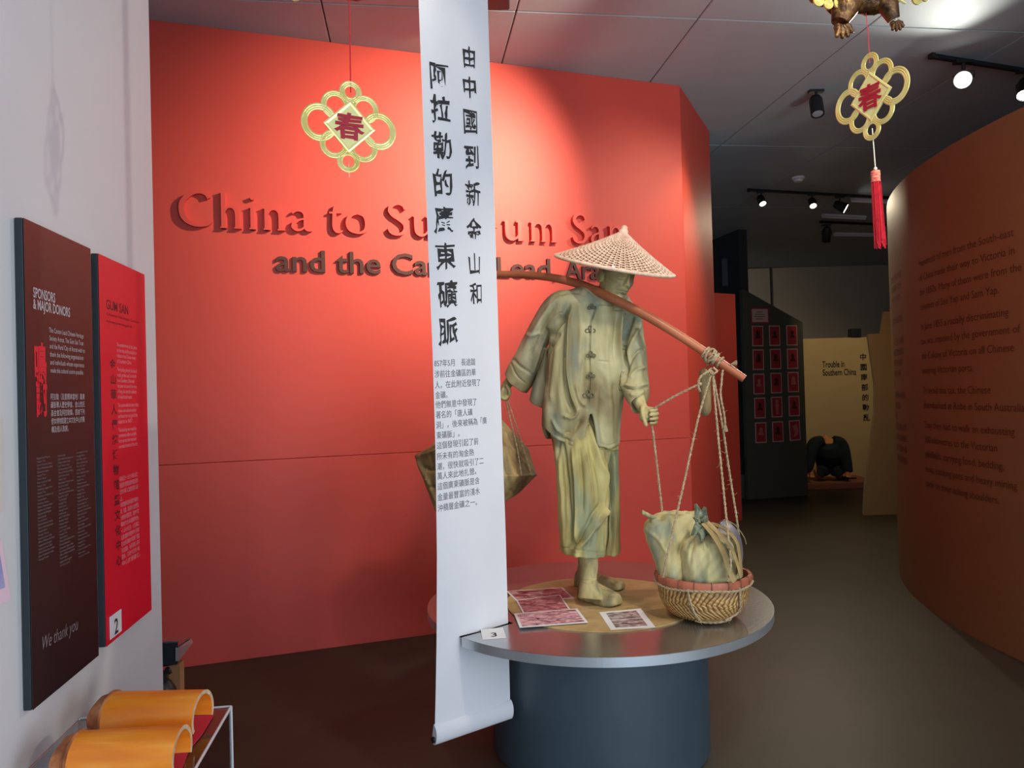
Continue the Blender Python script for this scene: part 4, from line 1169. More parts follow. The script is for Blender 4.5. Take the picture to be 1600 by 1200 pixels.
# ---- shoes
def shoe(heel, toe, w=0.047, hgt=0.095, name='shoe'):
    """cloth shoe from heel to toe with instep; returns mesh"""
    b = MB(); heel = Vector(heel); toe = Vector(toe)
    f = (toe - heel).normalized(); s = Vector((f.y, -f.x, 0)).normalized(); Lh = (toe - heel).length
    prof = [(-0.02, 0.35, 0.45), (0.0, 0.66, 0.82), (0.06, 0.76, 1.08), (0.18, 0.80, 1.12), (0.32, 0.82, 1.04), (0.46, 0.86, 0.86), (0.60, 0.97, 0.76), (0.74, 1.04, 0.68), (0.86, 0.98, 0.60), (0.95, 0.84, 0.50), (1.0, 0.52, 0.34)]
    prof = catmull(prof, 4); n = 32; vs = []
    for t, ww, hh in prof:
        c = heel + f * (t * Lh)
        for k in range(n):
            a = 2 * pi * k / n
            x = cos(a); z = sin(a)
            if z < 0: z = -min(1, abs(z) * 1.6) * 0.0 ; zz = 0.0 + 0.002
            zz = hgt * hh * max(0, sin(a)) ** 0.85 if sin(a) > 0 else 0.0
            lift = 0.006 * max(0, t - 0.8) * 5
            vs.append(c + s * (w * ww * math.copysign(abs(x) ** 0.75, x)) + Zv * (zz + lift))
    m = len(prof)
    b.add(vs, [(i * n + k, i * n + (k + 1) % n, (i + 1) * n + (k + 1) % n, (i + 1) * n + k) for i in range(m - 1) for k in range(n)] + [tuple(range(n))[::-1], tuple(range((m - 1) * n, m * n))])
    return b
zf = ZM + 0.001
h1_ = atz(905, 934, zf); t1_ = atz(966, 948, zf)
h1_ = Vector((h1_.x + 0.012, h1_.y, zf)); 
h2_ = atz(901, 914, zf); t2_ = atz(975, 922, zf)
b = shoe(h1_, t1_, 0.052, 0.098); pair_loft(b, [(907, 902, 932, 901, 3.47, .040), (905.5, 914, 934, 913, 3.47, .044), (904, 926, 942, 927, 3.465, .050), (903, 934, 948, 938, 3.46, .050)], per=3)
me = remesh(b.mesh('shoe'), 0.004, 14)
sculpt(me, [([(906, 905), (920, 910), (934, 903)], 2.0, 0.003), ([(932, 915), (940, 925), (934, 938)], 2.5, -0.003), ([(905, 936), (925, 945), (958, 948)], 1.0, -0.002)])
smooth(me, 180); obj('shoe', me, M['shoe'], ST)
b = shoe(h2_, t2_, 0.045, 0.08)
me = remesh(b.mesh('shoe'), 0.004, 10); smooth(me, 180); obj('shoe', me, M['shoe'], ST)

# ---- body: one continuous skin surface (torso hidden by the clothes, head, hands, shins)
Bm = MB()
def limb(pts, n=20):
    P = CV([tuple(p[0]) + (p[1],) if False else tuple(p[0]) for p in pts], 5)
    R_ = [float(x[0]) for x in catmull([(p[1],) for p in pts], 5)]
    Bm.tube(P, R_, n)
limb([(at(915, 690, 3.57), .105), (at(917, 620, 3.56), .095), (at(922, 540, 3.55), .105), (at(930, 490, 3.55), .10), (at(945, 466, 3.54), .055), (at(953, 448, 3.51), .050), (at(957, 425, 3.50), .050)], 32)
limb([(at(905, 500, 3.56), .06), (at(872, 490, 3.58), .055), (at(845, 530, 3.66), .045), (at(815, 575, 3.74), .035), (at(797, 595, 3.77), .026), (at(791, 603, 3.775), .024)])
limb([(at(950, 500, 3.55), .06), (at(985, 505, 3.55), .052), (at(992, 560, 3.52), .043), (at(993, 604, 3.46), .040), (at(997, 622, 3.41), .032), (at(1003, 636, 3.375), .0235), (at(1008, 642, 3.36), .024)])
limb([(at(900, 680, 3.55), .09), (at(906, 770, 3.50), .07), (at(915, 840, 3.48), .050), (at(919, 880, 3.475), .046), (at(919, 905, 3.475), .040), (at(920, 928, 3.465), .042)])
limb([(at(935, 680, 3.60), .09), (at(945, 770, 3.68), .06), (at(925, 850, 3.72), .045), (at(915, 885, 3.735), .038), (at(911, 905, 3.735), .034)])
# head
yaw, pit, rol = radians(27), radians(12), radians(7)
hf = Vector((sin(yaw) * cos(pit), -cos(yaw) * cos(pit), -sin(pit)))
hs = Vector((cos(yaw), sin(yaw), 0)); hu = hs.cross(hf) * -1
hu = hf.cross(hs) if hf.cross(hs).z > 0 else hs.cross(hf)
hs2 = hs * cos(rol) - hu * sin(rol); hu2 = hu * cos(rol) + hs * sin(rol); hs, hu = hs2, hu2
hc = at(963, 432.5, 3.46)
def gs(x, y, cx, cy, sx, sy): return math.exp(-((x - cx) / sx) ** 2 - ((y - cy) / sy) ** 2)
nu, nv = 160, 120
vs = []
for i in range(nv + 1):
    ph = pi * i / nv
    for k in range(nu):
        th = 2 * pi * k / nu
        x = sin(ph) * sin(th); y = sin(ph) * cos(th); z = -cos(ph)     # y>0 is the face
        X = 0.074 * x; Y_ = 0.096 * y; Z = 0.122 * z
        if Z < 0:
            q = min(1, -Z / 0.122)
            X *= 1 - 0.30 * q ** 1.7
            if Y_ > 0: Y_ *= 1 - 0.06 * q
            else: Y_ *= 1 - 0.42 * q
        if Z > 0 and Y_ < 0: Y_ *= 1.05
        if y > 0:
            fx, fz = X, Z
            d = 0
            d += -0.010 * (1 - min(1, abs(fz + 0.01) / 0.1)) * 0.3
            d += 0.0090 * gs(fx, fz, 0, 0.020, 0.050, 0.013)                       # brow
            d += 0.004 * (gs(fx, fz, -0.026, 0.019, 0.018, 0.008) + gs(fx, fz, 0.026, 0.019, 0.018, 0.008))
            d -= 0.017 * (gs(fx, fz, -0.031, 0.001, 0.016, 0.012) + gs(fx, fz, 0.031, 0.001, 0.016, 0.012))   # sockets
            d += 0.0110 * (gs(fx, fz, -0.031, -0.001, 0.012, 0.0075) + gs(fx, fz, 0.031, -0.001, 0.012, 0.0075))  # lids
            d -= 0.006 * (gs(fx, fz, -0.031, -0.007, 0.013, 0.0018) + gs(fx, fz, 0.031, -0.007, 0.013, 0.0018))
            d -= 0.005 * (gs(fx, fz, -0.031, 0.008, 0.013, 0.002) + gs(fx, fz, 0.031, 0.008, 0.013, 0.002))
            if -0.052 < fz < 0.022:                                                # nose
                t = (0.022 - fz) / 0.062
                d += 0.030 * min(1, t) ** 0.9 * math.exp(-(fx / (0.0065 + 0.0055 * t)) ** 2) * (1 if fz > -0.036 else max(0, 1 - (-0.036 - fz) / 0.008))
            d += 0.007 * (gs(fx, fz, -0.0145, -0.036, 0.006, 0.007) + gs(fx, fz, 0.0145, -0.036, 0.006, 0.007))
            d += 0.009 * gs(fx, fz, 0, -0.062, 0.026, 0.016)                        # muzzle
            d += 0.0075 * gs(fx, fz, 0, -0.0555, 0.020, 0.0042) + 0.009 * gs(fx, fz, 0, -0.0670, 0.017, 0.0048)
            d -= 0.0095 * gs(fx, fz, 0, -0.0608, 0.024, 0.0020)
            d -= 0.004 * gs(fx, fz, 0, -0.078, 0.020, 0.006)
            d += 0.012 * gs(fx, fz, 0, -0.098, 0.024, 0.014)                        # chin
            d += 0.006 * (gs(fx, fz, -0.048, -0.020, 0.018, 0.016) + gs(fx, fz, 0.048, -0.020, 0.018, 0.016))  # cheekbones
            d -= 0.004 * (gs(fx, fz, -0.042, -0.055, 0.014, 0.018) + gs(fx, fz, 0.042, -0.055, 0.014, 0.018))
            Y_ += d * min(1, y * 3)
        vs.append(hc + hs * X + hf * Y_ + hu * Z)
fs = [(i * nu + k, i * nu + (k + 1) % nu, (i + 1) * nu + (k + 1) % nu, (i + 1) * nu + k) for i in range(nv) for k in range(nu)]
HM = MB(); HM.add(vs, fs)
# ears
for sgn in (-1, 1):
    ec = hc + hs * (0.077 * sgn) + hf * (-0.008) + hu * (-0.008)
    HM.ball(ec, 0.012, 0.019, 0.032, 14, 10, (hs, hf, hu))
    HM.tube([ec + hs * (0.007 * sgn) + hf * (0.016 * cos(t)) + hu * (0.028 * sin(t)) for t in [radians(a) for a in range(20, 330, 20)]], 0.0055, 8)
Bm.add(HM.v, HM.f)
# near hand: loosely closed round the rear rope
def finger(pts, r):
    P = CV([tuple(p) for p in pts], 4); m = len(P)
    Bm.tube(P, [r * (1 - 0.22 * i / (m - 1)) for i in range(m)], 12)
    Bm.ball(P[-1], r * 0.8, n=10, m=8)
hp = at(790, 604, 3.775)
Bm.ball(hp + Vector((-0.002, 0, -0.018)), 0.024, 0.036, 0.038, 18, 12)
Bm.ball(hp + Vector((-0.008, 0, -0.036)), 0.020, 0.030, 0.024, 18, 12)
Bm.ball(hp + Vector((0.000, -0.004, -0.050)), 0.019, 0.026, 0.020, 18, 12)
for i, (dy, ln) in enumerate([(-0.030, .92), (-0.011, 1.0), (0.009, .96), (0.027, .8)]):
    k = hp + Vector((-0.022, dy, -0.030)); l = 0.034 * ln
    finger([k + Vector((0.012, 0, 0.02)), k, k + Vector((0.000, 0, -l * 0.7)), k + Vector((0.018, 0, -l * 1.05)), k + Vector((0.030, 0, -l * 0.75))], 0.0088)
finger([hp + Vector((0.004, -0.030, 0.006)), hp + Vector((0.016, -0.040, -0.014)), hp + Vector((0.020, -0.034, -0.036)), hp + Vector((0.012, -0.024, -0.048))], 0.0098)
# far hand: fist gripping the front rope, knuckles towards the right of the picture
gp = at(1013, 649, 3.34)
Bm.ball(gp + Vector((-0.010, 0.006, 0.004)), 0.028, 0.026, 0.036, 18, 12, (Vector((0.88, 0, -0.47)), Vector((0, 1, 0)), Vector((0.47, 0, 0.88))))
for i, ln in enumerate([1.0, 1.06, 1.0, 0.85]):
    zz = 0.027 - i * 0.0185; xx = 0.004 * (1 - abs(i - 1.2))
    k = gp + Vector((-0.008, 0.018, zz + 0.004))
    finger([k, gp + Vector((0.024 + xx, 0.016, zz)), gp + Vector((0.036 + xx, -0.004, zz - 0.003)), gp + Vector((0.026 + xx, -0.026, zz - 0.005)), gp + Vector((0.004, -0.030, zz - 0.006))], 0.0092 * (0.9 if i == 3 else 1))
finger([at(1003, 636, 3.355), at(1004.5, 646, 3.325) , at(1007, 656, 3.315), at(1009.5, 664, 3.312)], 0.0108)
me = remesh(Bm.mesh('body'), 0.0026, 1)
sculpt(me, [([(967, 430), (974, 431.5), (981, 431.5)], 1.3, -0.0036), ([(986, 432), (989, 432.5), (992, 433)], 1.1, -0.003), ([(966, 425), (974, 424), (982, 427)], 1.5, 0.0028),
            ([(983, 428), (982, 436), (979.5, 444)], 1.6, 0.0045), ([(977.5, 433), (975, 440), (972.5, 445)], 1.3, -0.0032), ([(972, 447), (976, 448), (981, 448)], 0.9, -0.003),
            ([(969, 455.5), (975, 454.8), (982, 456)], 0.8, -0.004), ([(970, 453), (976, 452.5), (981, 453.5)], 0.9, 0.0018), ([(971, 458), (976, 458), (980, 458.5)], 1.0, 0.0018),
            ([(940, 415), (944, 421), (941, 430)], 1.2, 0.003), ([(942, 418), (944, 423), (941, 427)], 0.8, -0.003)])
smooth(me, 180)
obj('body', me, M['skin'], ST)

# ================================================================== CONICAL HAT
rl, rr_ = at(868, 399, 3.46), at(1052, 430, 3.46)
hcn = (rl + rr_) / 2; he1 = (rr_ - rl).normalized(); vd = ray(960, 414).normalized()
he2 = (vd - he1 * vd.dot(he1)).normalized(); hn = he1.cross(he2).normalized()
if hn.z < 0: hn = -hn
# tip the brim a touch towards the camera
tl = radians(3.5); he2b = he2 * cos(tl) + hn * sin(tl); hn = hn * cos(tl) - he2 * sin(tl); he2 = he2b
RH = (rr_ - rl).length / 2; HH = 0.158
ht = thing('conical_hat', 'wide woven straw conical hat worn low on the statue head', 'hat', hcn)
def hatprof(r):    # r 0..1 -> height
    return HH * ((1 - r) * 0.86 + 0.14 * (1 - r) ** 2.6)
ap = he1 * 0.012
def HP(a, r, h=0.0):
    return hcn + he1 * (RH * r * cos(a)) + he2 * (RH * r * sin(a)) + hn * (hatprof(r) + h) + ap * (1 - r)
b = MB(); nA_ = 96; rad = [1.0 - 0.97 * i / 30 for i in range(31)]
vs = [HP(2 * pi * k / nA_, r) for r in rad for k in range(nA_)]; 
vs += [HP(2 * pi * k / nA_, r, -0.006) for r in rad for k in range(nA_)]
O = 31 * nA_; fs = []
for i in range(30):
    for k in range(nA_):
        a = i * nA_ + k; c = i * nA_ + (k + 1) % nA_
        fs.append((a, c, c + nA_, a + nA_)); fs.append((O + a, O + a + nA_, O + c + nA_, O + c))
for k in range(nA_): fs.append((k, O + k, O + (k + 1) % nA_, (k + 1) % nA_))
fs.append(tuple(30 * nA_ + k for k in range(nA_)))
b.add(vs, fs); b.build('shell', M['hat_dark'], ht, sm=50)
b = MB()
nrib = 60
for k in range(nrib):
    a = 2 * pi * k / nrib
    for w_ in (-1, 1):
        b.tube([HP(a + w_ * 0.016, r, 0.0035 * (1 if True else 0)) for r in [1.0, 0.8, 0.6, 0.42, 0.26, 0.12, 0.03]] if (k % 2 == 0 or w_ > 0) else [HP(a + w_ * 0.016, r, 0.0035) for r in [1.0, 0.8, 0.6, 0.42]], 0.0018, 4, flat=1.0)
o = b.build('rib_strands', M['hat'], ht); o['kind'] = 'stuff'
b = MB()
for j in range(30):
    r = 0.985 - j * 0.031
    n = 120
    b.tube([HP(2 * pi * k / n, r, 0.0035 + 0.0026 * (1 if (k // 2 + j) % 2 else -1)) for k in range(n)], 0.0026, 4, closed=True)
o = b.build('weave_strands', M['hat'], ht); o['kind'] = 'stuff'
b = MB(); b.tube([HP(2 * pi * k / 96, 1.0) for k in range(96)], 0.0085, 8, closed=True); b.build('brim_hoop', M['hat'], ht, sm=60)
b = MB(); c = HP(0, 0.0)
b.lathe([(0.022, -0.012), (0.019, 0.004), (0.014, 0.010), (0.015, 0.018), (0.008, 0.025), (0.0, 0.027)], c, 20, (he1, he2, hn)); b.build('tip_knob', M['hat'], ht, sm=60)
b = MB(); q = HP(atan2(-1, -0.12), 0.97); b.box(q + Vector((0, -0.008, 0.004)), 0.012, 0.003, 0.009); b.build('white_label', M['white'], ht)

# ================================================================== CARRYING POLE
pts = [at(735, 431, 3.86), at(780, 428.5, 3.80), at(850, 432, 3.68), at(905, 444, 3.55), at(950, 463, 3.43), at(1000, 488, 3.37), at(1050, 517, 3.33), at(1110, 556, 3.29), at(1163, 592, 3.25)]
b = MB(); P = CV(pts, 8)
nP = len(P)
b.tube(P, [0.0155 + 0.0045 * sin(pi * i / (nP - 1)) + 0.002 * i / nP for i in range(nP)], 20)
po = b.build('carrying_pole', M['pole'], sm=50)
tag(po, 'long curved wooden carrying pole across the statue shoulders', 'pole')
# ================================================================== FRONT BASKET AND ITS LOAD
def ropem(b, pts, r=0.0042, per=6, fray=0, seed=1):
    P = CV([tuple(p) for p in pts], per)
    # two twisted strands
    n = max(6, int(sum((P[i + 1] - P[i]).length for i in range(len(P) - 1)) / 0.006))
    # resample
    Ls = [0]
    for i in range(len(P) - 1): Ls.append(Ls[-1] + (P[i + 1] - P[i]).length)
    def smp(t):
        d = t * Ls[-1]
        for i in range(len(P) - 1):
            if Ls[i + 1] >= d: return P[i].lerp(P[i + 1], (d - Ls[i]) / max(1e-9, Ls[i + 1] - Ls[i]))
        return P[-1]
    Q = [smp(i / n) for i in range(n + 1)]
    for s in (0, 1):
        out_ = []
        for i, q in enumerate(Q):
            T = (Q[min(i + 1, n)] - Q[max(i - 1, 0)]).normalized()
            u = T.cross(Vector((0.3, 1, 0.2))).normalized(); v = T.cross(u)
            a = i * 0.9 + s * pi
            out_.append(q + (u * cos(a) + v * sin(a)) * r * 0.5)
        b.tube(out_, r * 0.72, 6)
    rnd = random.Random(seed)
    for k in range(fray):
        q = smp(rnd.random()); d = Vector((rnd.uniform(-1, 1), rnd.uniform(-.5, .5), rnd.uniform(-1, 1))).normalized()
        e = Vector((rnd.uniform(-1, 1), 0, rnd.uniform(-1, 1))) * 0.008
        l = rnd.uniform(0.008, 0.022)
        b.tube([q, q + d * l * 0.5 + e * 0.3, q + d * l + e], [0.0006, 0.0005, 0.0003], 3)
BC = Vector((0.800, 3.265, ZP))
bk = thing('basket', 'round herringbone woven bamboo basket with reddish rim at the right of the podium', 'basket', BC)
def herring():
    m = mat('herringbone_bamboo', srgb(196, 160, 100), 0.5)
    tc = N(m, 'ShaderNodeTexCoord'); sep = N(m, 'ShaderNodeSeparateXYZ'); L(m, tc.outputs['UV'], sep.inputs[0])
    def MA(op, a, b_=None, c=None):
        n = N(m, 'ShaderNodeMath', operation=op)
        for i, x in enumerate((a, b_, c)):
            if x is None: continue
            if isinstance(x, (int, float)): n.inputs[i].default_value = x
            else: L(m, x, n.inputs[i])
        return n.outputs[0]
    ns = N(m, 'ShaderNodeTexNoise'); ns.inputs['Scale'].default_value = 5; L(m, tc.outputs['UV'], ns.inputs['Vector'])
    wv = MA('MULTIPLY', MA('SUBTRACT', ns.outputs['Fac'], 0.5), 0.05)
    u = MA('ADD', sep.outputs[0], wv); v = sep.outputs[1]
    zig = MA('PINGPONG', MA('MULTIPLY', v, 4.0), 1.0)
    zu = MA('PINGPONG', MA('MULTIPLY', u, 9.0), 1.0)
    st = MA('FRACT', MA('ADD', MA('MULTIPLY', u, 56.0), MA('MULTIPLY', zig, 2.6)))
    st2 = MA('FRACT', MA('ADD', MA('MULTIPLY', v, 16.0), MA('MULTIPLY', zu, 4.0)))
    hh = MA('MULTIPLY', MA('PINGPONG', MA('MULTIPLY', st, 2.0), 1.0), MA('ADD', MA('MULTIPLY', MA('PINGPONG', MA('MULTIPLY', st2, 2.0), 1.0), 0.6), 0.4))
    r = ramp(m, [(0.02, srgb(92, 58, 26)), (0.22, srgb(176, 132, 72)), (0.6, srgb(212, 176, 112))])
    L(m, hh, r.inputs[0])
    n2 = N(m, 'ShaderNodeTexNoise'); n2.inputs['Scale'].default_value = 14; L(m, tc.outputs['UV'], n2.inputs['Vector'])
    r2 = ramp(m, [(0.35, srgb(160, 110, 66)), (0.6, (1, 1, 1))]); L(m, n2.outputs['Fac'], r2.inputs[0])
    mx = N(m, 'ShaderNodeMix', data_type='RGBA', blend_type='MULTIPLY'); mx.inputs[0].default_value = 0.5
    L(m, r.outputs[0], mx.inputs[6]); L(m, r2.outputs[0], mx.inputs[7]); L(m, mx.outputs[2], bsdf(m).inputs['Base Color'])
    bp = N(m, 'ShaderNodeBump'); bp.inputs['Strength'].default_value = 0.9; bp.inputs['Distance'].default_value = 0.006
    L(m, hh, bp.inputs['Height']); L(m, bp.outputs[0], bsdf(m).inputs['Normal'])
    return m
M['herring'] = herring()
RB = 0.192; ZR = 0.176
prof = [(0.0, 0.004), (0.07, 0.003), (0.115, 0.008), (0.150, 0.030), (0.175, 0.070), (0.187, 0.115), (RB, ZR)]
prof = catmull(prof, 6); na = 96
vs = []; uvs = []; m_ = len(prof)
for i, (r, z) in enumerate(prof):
    for k in range(na + 1):
        a = 2 * pi * k / na
        sq = 1 + 0.05 * abs(cos(2 * a)) - 0.02 + 0.006 * sin(5 * a)
        vs.append((BC.x + r * sq * cos(a), BC.y + r * sq * sin(a), BC.z + z + 0.003 * sin(3 * a) * (z / ZR))); uvs.append((k / na, i / (m_ - 1)))
W = na + 1
fs = [(i * W + k, i * W + k + 1, (i + 1) * W + k + 1, (i + 1) * W + k) for i in range(m_ - 1) for k in range(na)]
me = bpy.data.meshes.new('bowl'); me.from_pydata(vs, [], fs)
ul = me.uv_layers.new(name='UVMap')
for p in me.polygons:
    for li in p.loop_indices: ul.data[li].uv = uvs[me.loops[li].vertex_index]
o = obj('bowl', me, M['herring'], bk, sm=60)
md = o.modifiers.new('solid', 'SOLIDIFY'); md.thickness = 0.007; md.offset = -1
def rimP(a, dr=0.0, dz=0.0):
    sq = 1 + 0.05 * abs(cos(2 * a)) - 0.02
    return Vector((BC.x + (RB * sq + dr) * cos(a), BC.y + (RB * sq + dr) * sin(a), BC.z + ZR + dz))
M['rim_red'] = noisemat('rim_bamboo_red', [(0.3, srgb(150, 78, 52)), (0.7, srgb(190, 112, 82))], 12, 5, 0.5)
b = MB(); 
vs = []; n = 96
for k in range(n):
    a = 2 * pi * k / n
    vs += [rimP(a, 0.005, -0.018), rimP(a, 0.007, 0.0), rimP(a, 0.004, 0.012), rimP(a, -0.008, 0.012), rimP(a, -0.010, -0.018)]
fs = []
for k in range(n):
    for j in range(5):
        fs.append((k * 5 + j, k * 5 + (j + 1) % 5, ((k + 1) % n) * 5 + (j + 1) % 5, ((k + 1) % n) * 5 + j))
b.add(vs, fs); b.build('rim_band', M['rim_red'], bk, sm=50)
b = MB()
for k in range(18):
    b = MB(); a = 2 * pi * k / 18 + 0.1
    b.tube([rimP(a, 0.007, -0.02), rimP(a, 0.009, 0.0), rimP(a, 0.004, 0.014), rimP(a, -0.010, 0.013)], 0.0022, 5)
    b.build('lashing', M['hat_dark'], bk)

def blob(name, rows, m, parent, strokes=(), vox=0.004, extra=None, n=48):
    b = MB(); pair_loft(b, rows, n=n, per=6, expo=2.3)
    if extra: extra(b)
    me = remesh(b.mesh(name), vox, 4)
    sculpt(me, strokes, lambda V, Nn, px, py, f: 0.0025 * np.sin(px * 0.35 + py * 0.11) * np.sin(py * 0.21 + 1) )
    smooth(me, 180); return obj(name, me, m, parent)
sk = thing('canvas_sack', 'left canvas sack in the front basket, leaning with a pinched corner ear', 'sack', (BC.x - 0.1, BC.y, BC.z + 0.1))
def ear(b):
    b.tube([at(1022, 812, 3.30), at(1014, 806, 3.27), at(1009, 802, 3.26), at(1003, 801, 3.26)], [0.020, 0.010, 0.009, 0.013], 10)
    b.tube([at(1076, 806, 3.32), at(1086, 801, 3.31), at(1094, 799, 3.30)], [0.02, 0.012, 0.014], 10)
blob('cloth_body', [(1040, 799, 1074, 799, 3.34, .02), (1022, 804, 1084, 805, 3.34, .045), (1007, 818, 1088, 818, 3.33, .075), (1009, 840, 1088, 840, 3.31, .090), (1018, 862, 1086, 862, 3.29, .095), (1026, 885, 1084, 885, 3.27, .095), (1032, 910, 1080, 910, 3.27, .085), (1040, 930, 1078, 930, 3.27, .06)], M['sack'], sk,
     [([(1014, 812), (1024, 812), (1034, 806)], 2.0, -0.004), ([(1012, 830), (1030, 845), (1045, 870)], 3, 0.004), ([(1080, 830), (1066, 850), (1056, 880)], 3, -0.005), ([(1055, 812), (1050, 850)], 3, -0.004), ([(1070, 815), (1078, 840)], 3, 0.004), ([(1020, 803), (1050, 801), (1080, 806)], 1.2, 0.003)], extra=ear)
s2 = thing('canvas_sack', 'right canvas sack in the front basket, gathered by a blue green tied knot', 'sack', (BC.x + 0.05, BC.y - 0.04, BC.z + 0.1))
blob('cloth_body', [(1092, 834, 1122, 832, 3.19, .03), (1077, 841, 1138, 836, 3.19, .065), (1065, 856, 1148, 850, 3.19, .095), (1062, 880, 1151, 878, 3.20, .105), (1063, 905, 1153, 905, 3.21, .10), (1068, 925, 1148, 925, 3.22, .08)], M['sack'], s2,
     [([(1085, 842), (1080, 862), (1078, 885)], 2.5, -0.004), ([(1100, 842), (1101, 860)], 2, 0.004), ([(1110, 842), (1112, 858)], 2, -0.004), ([(1120, 842), (1128, 860)], 2, 0.004), ([(1075, 848), (1068, 862)], 2, 0.003), ([(1140, 850), (1146, 880)], 3, -0.004)])
def leaf(b, base, tip, w_, curl):
    base = Vector(base); tip = Vector(tip); d = tip - base; s = d.cross(Vector((0, 1, 0.2))).normalized()
    n, k = 8, 5; vs = []
    for i in range(n + 1):
        t = i / n
        for j in range(k):
            u = (j / (k - 1) - 0.5) * 2
            ww = w_ * (0.45 + 0.8 * sin(pi * min(1, t * 0.75 + 0.1))) * (1 - 0.85 * t)
            vs.append(base + d * t + s * u * ww + Vector((0, -1, 0)) * (curl * sin(pi * t) + 0.012 * (1 - u * u) + 0.006 * sin(u * 5 + t * 6)))
    n0 = len(vs)
    vs += [v + Vector((0, 0.004, 0)) for v in vs]
    fs = []
    for i in range(n):
        for j in range(k - 1):
            a = i * k + j; fs.append((a, a + 1, a + k + 1, a + k)); fs.append((n0 + a, n0 + a + k, n0 + a + k + 1, n0 + a + 1))
    for i in range(n):
        a = i * k; fs.append((a, a + k, n0 + a + k, n0 + a)); a += k - 1; fs.append((a, n0 + a, n0 + a + k, a + k))
    for j in range(k - 1):
        fs.append((j, n0 + j, n0 + j + 1, j + 1)); a = n * k + j; fs.append((a, a + 1, n0 + a + 1, n0 + a))
    b.add(vs, fs)
b = MB()
kc = at(1096, 818, 3.15)
leaf(b, kc, at(1087, 787, 3.16), 0.028, 0.01); leaf(b, kc, at(1102, 792, 3.14), 0.030, -0.005); leaf(b, kc, at(1083, 808, 3.13), 0.016, 0.01)
leaf(b, kc, at(1080, 836, 3.11), 0.030, 0.012); leaf(b, kc, at(1096, 845, 3.10), 0.034, 0.01); leaf(b, kc, at(1112, 838, 3.12), 0.030, 0.01); leaf(b, kc, at(1104, 806, 3.11), 0.022, 0.012)
b.ball(kc, 0.016, 0.014, 0.013, 12, 8)
b.build('tied_neck', M['sack_tie'], s2, sm=60)
# cloth straps hanging over the right sack
b = MB()
for k, (pp, r) in enumerate([([(1100, 818, 3.12), (1115, 836, 3.08), (1130, 862, 3.06), (1140, 892, 3.06), (1148, 908, 3.06)], 0.017),
                             ([(1104, 815, 3.13), (1122, 832, 3.09), (1140, 852, 3.08), (1152, 880, 3.09), (1158, 902, 3.09)], 0.016),
                             ([(1112, 818, 3.18), (1132, 826, 3.15), (1150, 845, 3.13), (1156, 872, 3.12), (1158, 900, 3.11)], 0.019),
                             ([(1122, 818, 3.24), (1132, 813, 3.20), (1148, 820, 3.17), (1162, 838, 3.15), (1166, 850, 3.15)], 0.005)]):
    b.tube(CV([tuple(at(*q)) for q in pp], 6), r, 12, flat=0.30)
b.build('cloth_straps', M['tarp'], s2, sm=60)
# tin pan behind the sacks
pn = thing('tin_pan', 'shiny round tin pan wedged upright behind the right sack', 'pan', at(1155, 860, 3.28))
pc_ = at(1148, 858, 3.25); e_a = Vector((0.56, 0.82, 0.05)).normalized(); e_b = Vector((-0.13, 0.0, 0.99)).normalized(); e_n = e_a.cross(e_b).normalized()
if e_n.x < 0: e_n = -e_n
b = MB(); b.lathe([(0.0, 0.0), (0.085, 0.0), (0.098, -0.01), (0.118, -0.030), (0.124, -0.031), (0.125, -0.027), (0.119, -0.026), (0.100, -0.004), (0.086, 0.006), (0.0, 0.006)], pc_, 56, (e_a, e_b, e_n)); b.build('dish', M['metal_pan'], pn, sm=40)
b = MB(); b.tube([pc_ + (e_a * cos(t) + e_b * sin(t)) * 0.124 - e_n * 0.029 for t in [2 * pi * k / 60 for k in range(60)]], 0.004, 8, closed=True); b.build('rolled_lip', M['metal_pan'], pn, sm=60)

# ---- rope sling
sl = thing('rope_sling', 'fraying jute rope sling tying the front basket to the pole end', 'rope', at(1110, 568, 3.29))
kn = at(1112, 567, 3.285)
b = MB()
pa = Vector((1, -0.02, -0.62)).normalized(); pb = (P[-1] - P[-9]).normalized()
def pole_at(px_):
    best = min(P, key=lambda q: abs(project(np.array([tuple(q)]))[0][0] - px_)); return best
u_ = pb.cross(Vector((0, 1, 0))).normalized(); v_ = pb.cross(u_)
for px_, r_, tilt in ((1100, .024, .3), (1105, .026, -.2), (1110, .027, .25), (1115, .027, -.1), (1120, .026, .2), (1107, .031, .9), (1113, .031, -.9), (1125, .024, -.1)):
    c = pole_at(px_)
    ropem(b, [c + (u_ * cos(t) + v_ * sin(t)) * r_ + pb * tilt * 0.02 * sin(t) for t in [2 * pi * k / 12 for k in range(13)]], 0.0050, 3, 3, int(px_))
b.build('knot_wraps', M['rope'], sl, sm=60)
b = MB(); kb = at(1113, 580, 3.265)
ropem(b, [kb + Vector((0.004, 0, 0.015)), kb + Vector((0.018, -0.008, 0)), kb + Vector((0, -0.012, -0.012)), kb + Vector((-0.018, -0.004, 0)), kb + Vector((0.0, 0.008, 0.012))], 0.005, 6, 8, 4)
ropem(b, [kb, at(1104, 582, 3.25), at(1094, 590, 3.24), at(1091, 602, 3.24), at(1094, 612, 3.24)], 0.0048, 6, 10, 5)
b.ball(at(1094, 600, 3.24), 0.008); b.build('knot_loop', M['rope'], sl, sm=60)
rimL = at(1036, 902, 3.10); rimR = at(1137, 908, 3.06); rimB = at(1166, 905, 3.20); rimBk = at(1152, 822, 3.35)
